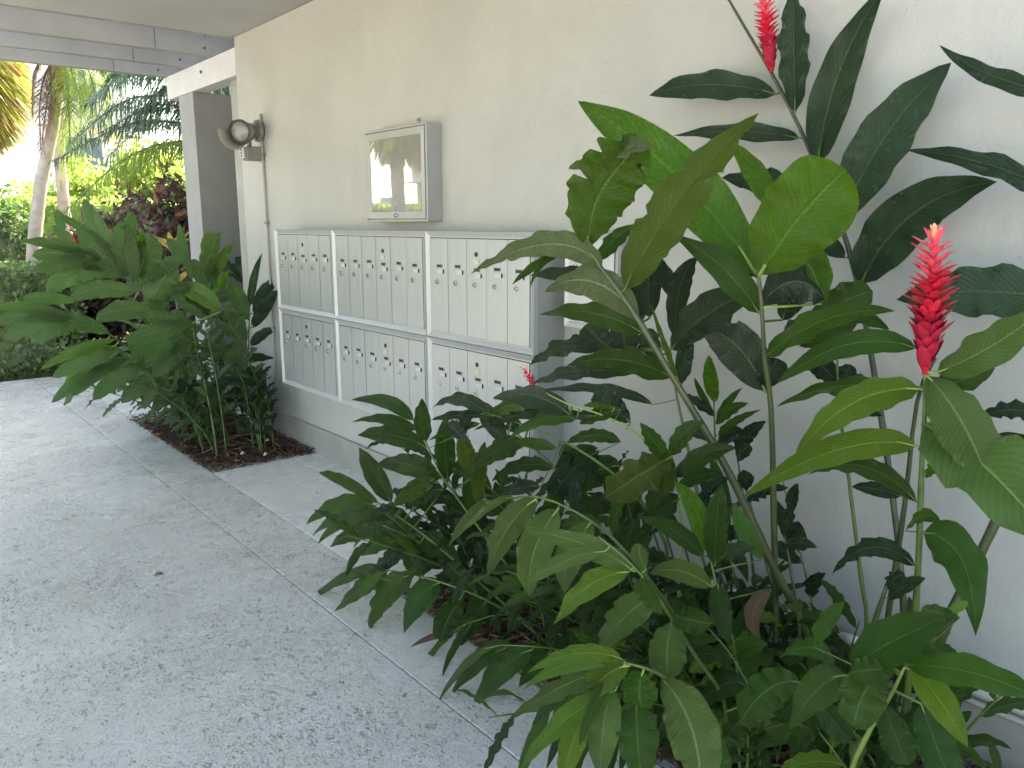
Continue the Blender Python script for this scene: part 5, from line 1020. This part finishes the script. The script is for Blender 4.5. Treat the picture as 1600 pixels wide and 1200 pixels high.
def flower(parent, origin, base, tip, size):
    b0, b1 = Vector(base)-Vector(origin), Vector(tip)-Vector(origin); ax_ = (b1-b0); H = ax_.length; ax_.normalize()
    dark = size < .6 and size > .4
    q = MB(); q.tube([b0, b0+ax_*H*.5, b1-ax_*H*.08], [.006*size+.001, .005*size, .003*size], 7); head = q.build('flower_head', M['maroon'] if dark else M['red'], parent, True)
    e1 = ax_.orthogonal().normalized(); e2 = ax_.cross(e1); n_b = 104 if size > .7 else 26
    sp = [('maroon' if dark else 'crimson', .060, .030), ('maroon' if dark else 'red', .052, .021), ('maroon' if dark else 'pinkred', .044, .014), ('maroon' if dark else 'paleflower', .026, .010)]
    for i in range(n_b):
        t = (i/n_b)**.92; th = i*2.39996
        c = 0 if t < .34 else 1 if t < .72 else 2 if t < .93 else 3
        if t > .62 and c == 1 and i % 3 == 0: c = 2
        key = (sp[c], round(size, 1))
        if key not in BR: BR[key] = bract(sp[c][1]*size*(H/.30/size if size > .7 else 1.0), sp[c][2]*size, M[sp[c][0]])
        up = (1.5 if t < .2 else .9 if t < .4 else .42+(.9 if t > .9 else 0))+rng.uniform(-.12, .12)
        rad = (e1*math.cos(th)+e2*math.sin(th)); d = (rad+ax_*up).normalized(); z = (ax_-d*ax_.dot(d)).normalized(); y = z.cross(d)
        m = Matrix((d, y, z)).transposed().to_4x4(); m.translation = b0+ax_*H*(.02+.93*t)+rad*.003
        s_ = rng.uniform(.85, 1.15); o = bpy.data.objects.new('bract', BR[key]); COL.objects.link(o); o.parent = head; o.matrix_local = m @ Matrix.Scale(s_, 4)
for (nm, lab, grp, r, col, flw, stem, leaves) in CANES:
    origin = np.array(stem[-1], float)
    t = empty(nm, tuple(origin), lab, 'ginger cane', grp)
    pts = [Vector(p)-Vector(origin) for p in stem]
    # smooth the path
    sm = []
    for i in range(len(pts)-1):
        p0 = pts[max(0, i-1)]; p1 = pts[i]; p2 = pts[i+1]; p3 = pts[min(len(pts)-1, i+2)]
        for k in range(3):
            u = k/3; sm.append(.5*((2*p1)+(p2-p0)*u+(2*p0-5*p1+4*p2-p3)*u*u+(3*p1-p0-3*p2+p3)*u*u*u))
    sm.append(pts[-1]); N = len(sm)
    rad = [r*(.42+.58*min(1, (i/(N-1))*1.6))*(1.12 if i % 5 == 2 else 1) for i in range(N)]
    q = MB(); q.tube(sm, rad, 8); q.build('stem', M['stem_'+col], t, True)
    for lf in leaves:
        B, Cc, T, n_, W, kind, sp_ = lf[:7]; nt = lf[7] if len(lf) > 7 else None
        rng_tw = rng.uniform(-.5, .5) if not nt and kind not in 'yto' else 0.
        sub = lambda x: None if x is None else tuple(np.array(x)-origin)
        mb, uvs = leaf_mesh(sub(B), sub(Cc), sub(T), n_, W, sub(sp_), nt, kind)
        me = mb.mesh('leaf', [LF[kind], M['stem_l' if kind in 'lbyp' else 'stem_g']], True, uvs)
        link('leaf', me, t)
    if flw: flower(t, origin, flw[0], flw[1], flw[2])
# cut stub, dead leaf, twig
st = MB(); st.tube([(2.17, 1.02, .0), (2.155, 1.03, .20), (2.15, 1.03, .31)], [.018, .017, .016], 10); st.disc((2.15, 1.03, .31), (0, 0, 1), .0155, .004, 10, 1)
tag(st.build('cut_stub', [M['stem_s'], M['litter']], smooth=False), 'thick cut off cane stub with a brown top between the stems', 'cane stub')

# ------------------------------------------------ background planting
def cloud(name, label, cat, c, s, n, L, W, mats, probs=None, parent=None, shell=.55, core=None, box=False, droop=0., group=None):
    if box:
        P = nr.uniform(-1, 1, (n, 3)); k = nr.randint(0, 3, n); sg = np.sign(P[np.arange(n), k]); P[np.arange(n), k] = sg*nr.uniform(.9, 1.03, n)
    else:
        P = nr.normal(size=(n, 3)); P /= np.linalg.norm(P, axis=1)[:, None]; lump = 1+.13*np.sin(P[:, 0]*7+P[:, 2]*5+c[0])+.1*np.sin(P[:, 1]*11+P[:, 2]*9)
        P *= (nr.uniform(shell, 1, (n, 1)))*lump[:, None]
    P = P*np.array(s)+np.array(c); A, B = rand_axes(n, L, W, droop)
    mi = nr.choice(len(mats), n, p=probs) if probs else None
    t = empty(name, (c[0], c[1], max(0, c[2]-s[2])), label, cat, group)
    P -= np.array(t.location)
    o = quads('foliage', P, A, B, mats, mi, t); o['kind'] = 'stuff'
    if core:
        cc = np.array(c)-np.array(t.location); q = MB()
        if box: q.box(cc[0]-s[0]*.9, cc[0]+s[0]*.9, cc[1]-s[1]*.9, cc[1]+s[1]*.9, cc[2]-s[2]*.98, cc[2]+s[2]*.88)
        else:
            rs = []; ps = []
            for j in range(7):
                a_ = j/6*math.pi; ps.append((cc[0], cc[1], cc[2]-math.cos(a_)*s[2]*core)); rs.append(max(.01, math.sin(a_)*s[0]*core*.9))
            q.tube(ps, rs, 12)
        q.build('branches', mats[0], t)
    return t
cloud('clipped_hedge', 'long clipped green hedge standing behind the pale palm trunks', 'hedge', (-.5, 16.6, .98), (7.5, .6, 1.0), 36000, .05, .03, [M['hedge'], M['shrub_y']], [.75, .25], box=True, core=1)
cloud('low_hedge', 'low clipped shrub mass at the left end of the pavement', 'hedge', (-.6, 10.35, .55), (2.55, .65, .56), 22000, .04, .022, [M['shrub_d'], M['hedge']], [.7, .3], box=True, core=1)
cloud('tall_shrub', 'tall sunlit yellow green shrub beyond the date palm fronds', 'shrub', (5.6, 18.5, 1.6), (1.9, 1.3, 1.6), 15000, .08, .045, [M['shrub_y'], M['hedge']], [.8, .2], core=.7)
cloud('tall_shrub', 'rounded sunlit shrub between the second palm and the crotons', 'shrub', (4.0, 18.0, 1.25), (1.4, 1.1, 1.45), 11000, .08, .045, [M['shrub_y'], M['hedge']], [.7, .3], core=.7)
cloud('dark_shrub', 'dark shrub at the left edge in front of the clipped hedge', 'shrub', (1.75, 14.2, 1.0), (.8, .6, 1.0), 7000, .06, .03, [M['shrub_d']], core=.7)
cr = [M['croton_d'], M['croton_r'], M['shrub_d']]
for i, (x, y, z, s_, pr, lab) in enumerate(((3.05, 9.9, 1.05, .55, [.72, .08, .2], 'dark purple croton shrub beside the grey column'), (2.72, 10.5, .95, .6, [.6, .15, .25], 'dark croton shrub with orange red tips in the middle of the three crotons'),
        (2.3, 11.0, .75, .5, [.45, .25, .3], 'lowest reddish croton shrub behind the ginger leaves'))):
    t = cloud('croton_shrub', lab, 'shrub', (x, y, z), (s_, s_*.8, z), 4200, .06, .024, cr, pr, core=.55)
def rosette(name, lab, c, L, n, m, up=.9):
    t = empty(name, c, lab, 'plant')
    for k in range(n):
        th = k*2.4; e = up*rng.uniform(.5, 1.3); d = np.array([math.cos(th), math.sin(th), e]); d /= np.linalg.norm(d)
        T = d*L*rng.uniform(.8, 1.1); Cc = d*L*.5+np.array([0, 0, L*.15]); nn = np.array([-math.cos(th)*.5, -math.sin(th)*.5, 1.])
        mb, uvs = leaf_mesh((0, 0, 0), Cc, T, nn, L*.22, None, None, 'm', 10, 2); link('leaf', mb.mesh('leaf', [m, m], True, uvs), t)
rng_tw = 0.
rosette('bromeliad', 'orange yellow bromeliad rosette left of the grey column', (2.42, 7.9, 1.28), .26, 11, M['croton_y'])
q = MB(); q.tube([(2.42, 7.9, 0), (2.42, 7.9, 1.29)], .02, 8); tag(q.build('bromeliad_stalk', M['stem_s'], smooth=True), 'thin woody stalk carrying the orange yellow rosette', 'stalk')
rosette('bromeliad', 'smaller yellow bromeliad rosette below the orange one', (2.36, 7.6, 1.02), .2, 9, M['croton_y'])
rosette('bromeliad', 'dark narrow leaved plant in the recess behind the column', (2.62, 6.75, 1.05), .42, 14, LF['k'], .7)

def frond(parent, path, ll, mat, origin):
    P = [Vector(p)-Vector(origin) for p in path]; sm = []
    for i in range(len(P)-1):
        p0 = P[max(0, i-1)]; p1 = P[i]; p2 = P[i+1]; p3 = P[min(len(P)-1, i+2)]
        for k in range(8):
            u = k/8; sm.append(.5*((2*p1)+(p2-p0)*u+(2*p0-5*p1+4*p2-p3)*u*u+(3*p1-p0-3*p2+p3)*u*u*u))
    sm.append(P[-1]); q = MB(); N = len(sm); q.tube(sm, [.018*(1-.8*i/N) for i in range(N)], 5)
    for i in range(2, N-1):
        for rep in range(4):
            f = rep/4; p = sm[i]*(1-f)+sm[i+1]*f; t = (sm[i+1]-sm[i]).normalized(); side = t.cross(Vector((0, 0, 1))).normalized()
            for sgn in (-1, 1):
                tt = (i+f)/N; L_ = ll*(.45+.9*math.sin(math.pi*min(1, tt*.9+.1)))*rng.uniform(.75, 1.1)*.8
                d = (side*sgn*rng.uniform(.5, 1)+t*.75+Vector((0, 0, rng.uniform(-.35, .25)))).normalized()
                m1 = p+d*L_*.5; e = p+d*L_*.9+Vector((0, 0, -L_*rng.uniform(.3, .75))); w = t*.0075*rng.uniform(.8, 1.3)
                q.add([p-w*.6, p+w*.6, m1+w, m1-w, e], [(0, 1, 2, 3), (3, 2, 4)])
    q.build('frond', M['fr_'+mat], parent)
# date palm behind the column
org = (3.72, 9.4, 0); dp = empty('date_palm', org, 'feathery date palm arching out from behind the grey column', 'palm tree')
q = MB(); q.tube([(0, 0, -.05), (.02, .05, .9), (0, 0, 1.9)], [.14, .12, .13], 14); q.build('trunk', M['trunk'], dp)
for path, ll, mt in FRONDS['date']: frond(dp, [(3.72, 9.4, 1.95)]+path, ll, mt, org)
for k in range(3):
    th = .6+k*.9; frond(dp, [(3.72, 9.4, 1.95), (3.72+.4*math.cos(th), 9.4+.4*math.sin(th), 2.5), (3.72+1.0*math.cos(th), 9.4+1.0*math.sin(th), 2.7), (3.72+1.6*math.cos(th), 9.4+1.6*math.sin(th), 2.3)], .38, 'dk', org)
def palm(name, lab, base, pts, rad, mats, shaft=None):
    t = empty(name, base, lab, 'palm tree'); b_ = Vector(base); q = MB(); P = [Vector(p)-b_ for p in pts]; sm = []; rs = []
    for i in range(len(P)-1):
        for k in range(10):
            u = k/10; sm.append(P[i]*(1-u)+P[i+1]*u); rs.append((rad[i]*(1-u)+rad[i+1]*u)*(1.05 if k % 2 else .96))
    sm.append(P[-1]); rs.append(rad[-1]); q.tube(sm, rs, 14); q.build('trunk', mats, t, True); return t
p1 = palm('palm_tree', 'slender curved palm with a brown sheath and dead hanging fronds, nearest palm on the left', (2.0, 13, -.02), [(2.0, 13, -.02), (2.1, 13, 1.2), (2.28, 13, 2.1), (2.52, 13, 2.9), (2.6, 13, 3.35)], [.10, .09, .085, .075, .08], M['trunk_pale'])
q = MB(); q.tube([(.6, 0, 3.35), (.64, 0, 3.75), (.68, 0, 4.4)], [.085, .10, .07], 14); q.build('crownshaft', M['crownshaft'], p1, True)
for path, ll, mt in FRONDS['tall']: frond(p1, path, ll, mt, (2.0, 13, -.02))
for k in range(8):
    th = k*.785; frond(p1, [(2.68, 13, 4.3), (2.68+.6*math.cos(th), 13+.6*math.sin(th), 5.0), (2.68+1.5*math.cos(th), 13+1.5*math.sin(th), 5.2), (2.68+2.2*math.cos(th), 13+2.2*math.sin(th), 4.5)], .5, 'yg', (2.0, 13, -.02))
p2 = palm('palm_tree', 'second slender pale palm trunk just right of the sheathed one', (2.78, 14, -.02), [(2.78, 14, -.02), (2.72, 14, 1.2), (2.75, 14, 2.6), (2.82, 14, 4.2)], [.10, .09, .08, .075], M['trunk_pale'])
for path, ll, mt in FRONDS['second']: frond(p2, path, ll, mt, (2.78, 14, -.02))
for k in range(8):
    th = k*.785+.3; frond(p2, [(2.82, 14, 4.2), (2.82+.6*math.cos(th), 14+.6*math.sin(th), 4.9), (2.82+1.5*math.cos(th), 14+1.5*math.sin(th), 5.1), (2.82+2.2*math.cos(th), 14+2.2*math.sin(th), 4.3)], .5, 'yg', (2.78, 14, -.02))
def skirt_palm(lab, x, y, h, r=1.0, zc=3.4, n=9000, tr=.16):
    t = palm('cabbage_palm', lab, (x, y, -.02), [(x, y, -.02), (x+.03, y, h*.5), (x, y, h)], [tr*1.2, tr, tr*1.1], M['trunk'])
    P = nr.normal(size=(n, 3)); P /= np.linalg.norm(P, axis=1)[:, None]; P *= nr.uniform(.35, 1, (n, 1)); A = P*np.array([.16, .16, .06]); A[:, 2] -= .11+.06*nr.uniform(size=n); A *= nr.uniform(.6, 1.4, (n, 1))
    B = np.cross(A, nr.normal(size=(n, 3))); B /= np.linalg.norm(B, axis=1)[:, None]; B *= .012
    P = P*np.array([r, r, 1.25])+np.array([0, 0, zc]); o = quads('hanging_fronds', P, A, B, [M['skirt'], M['fr_yg']], nr.choice(2, n, p=[.6, .4]), t); o['kind'] = 'stuff'
    return t
skirt_palm('cabbage palm with a shaggy skirt of yellow brown hanging fronds at the left edge', 1.78, 15, 4.6, .85, 3.75, 16000)
# mirrored side of the garden: palms and a pale building seen in the glass
for (x, y, h, lab) in ((-4.2, 14.2, 5.4, 'shaggy cabbage palm across the drive, mirrored darkest in the glass'), (-5.6, 15.2, 5.6, 'shaggy cabbage palm across the drive, next to the darkest one'), (-3.2, 15.4, 5.2, 'shaggy cabbage palm across the drive, furthest along')):
    skirt_palm(lab, x, y, h, .95, 3.9, 7000, .13)
cloud('clipped_hedge', 'bright clipped hedge across the drive, mirrored low in the glass', 'hedge', (-8.5, 17, .45), (4.5, .6, .5), 9000, .07, .04, [M['shrub_y'], M['hedge']], [.7, .3], box=True, core=1)
def house(lab, x0, x1, y0, y1, nf, step, fy):
    t = empty('apartment_house', ((x0+x1)/2, (y0+y1)/2, 0), lab, 'building'); cx, cy = (x0+x1)/2, (y0+y1)/2
    q = MB(); q.box(x0-cx, x1-cx, y0-cy, y1-cy, -.05, nf*3.1); q.build('wall', M['white_house'], t)
    for k in range(nf):
        q = MB(); q.box(x0-cx-.4, x1-cx+.9, y0-cy-1.1, y0-cy-.003, k*3.1+2.9, k*3.1+3.1); q.build('balcony_slab', M['white_house'], t)
        q = MB(); q.box(x0-cx-.4, x1-cx+.9, y0-cy-1.1, y0-cy-1.04, k*3.1+3.102, k*3.1+4.0); q.build('balcony_parapet', M['white_house'], t)
        xx = x0-cx+.8
        while xx < x1-cx-1.6:
            q = MB(); q.box(xx, xx+1.6, y0-cy-.05, y0-cy-.004, k*3.1+.6, k*3.1+2.5); o = q.build('window', M['glass_dark'], t)
            q = MB(); q.box(xx+.77, xx+.83, y0-cy-.07, y0-cy-.052, k*3.1+.6, k*3.1+2.5); q.build('mullion', M['white_house'], o); xx += step
        yy = y0-cy+.8
        while yy < y1-cy-1.6:
            q = MB(); q.box(x1-cx+.004, x1-cx+.05, yy, yy+1.6, k*3.1+.6, k*3.1+2.5); q.build('window', M['glass_dark'], t); yy += step
house('white apartment house with balconies across the drive, seen mirrored in the glass', -24, -11, 24, 36, 3, 2.6, 0)
house('pale tower block far behind the palms', 8.1, 11.5, 44, 50, 3, 1.9, 0)
# small reddish seedling by the wall at the right
rng_tw = 0.
t = empty('seedling', (2.25, .62, -.01), 'small half wilted seedling with reddish leaves by the plinth at the lower right', 'plant')
q = MB(); q.tube([(0, 0, 0), (-.02, .0, .06), (-.03, .02, .13)], [.003, .0025, .002], 6); q.build('stem', M['litter'], t, True)
for k, (dx, dy, dz, kd) in enumerate(((.05, .05, .05, 'l'), (-.06, .02, .06, 'l'), (.02, -.07, .03, 'x'), (-.02, -.06, -.02, 'x'), (.06, -.03, -.01, 'x'), (-.06, -.03, .0, 'x'), (0, .06, .0, 'o'))):
    b0 = np.array((-.03, .02, .12-.012*k)); mb, uvs = leaf_mesh(b0, b0+np.array((dx, dy, dz+.03))*.6, b0+np.array((dx, dy, dz)), (-.3, -.3, 1), .028, None, None, kd, 10, 2)
    link('leaf', mb.mesh('leaf', [LF[kd], M['stem_g']], True, uvs), t)
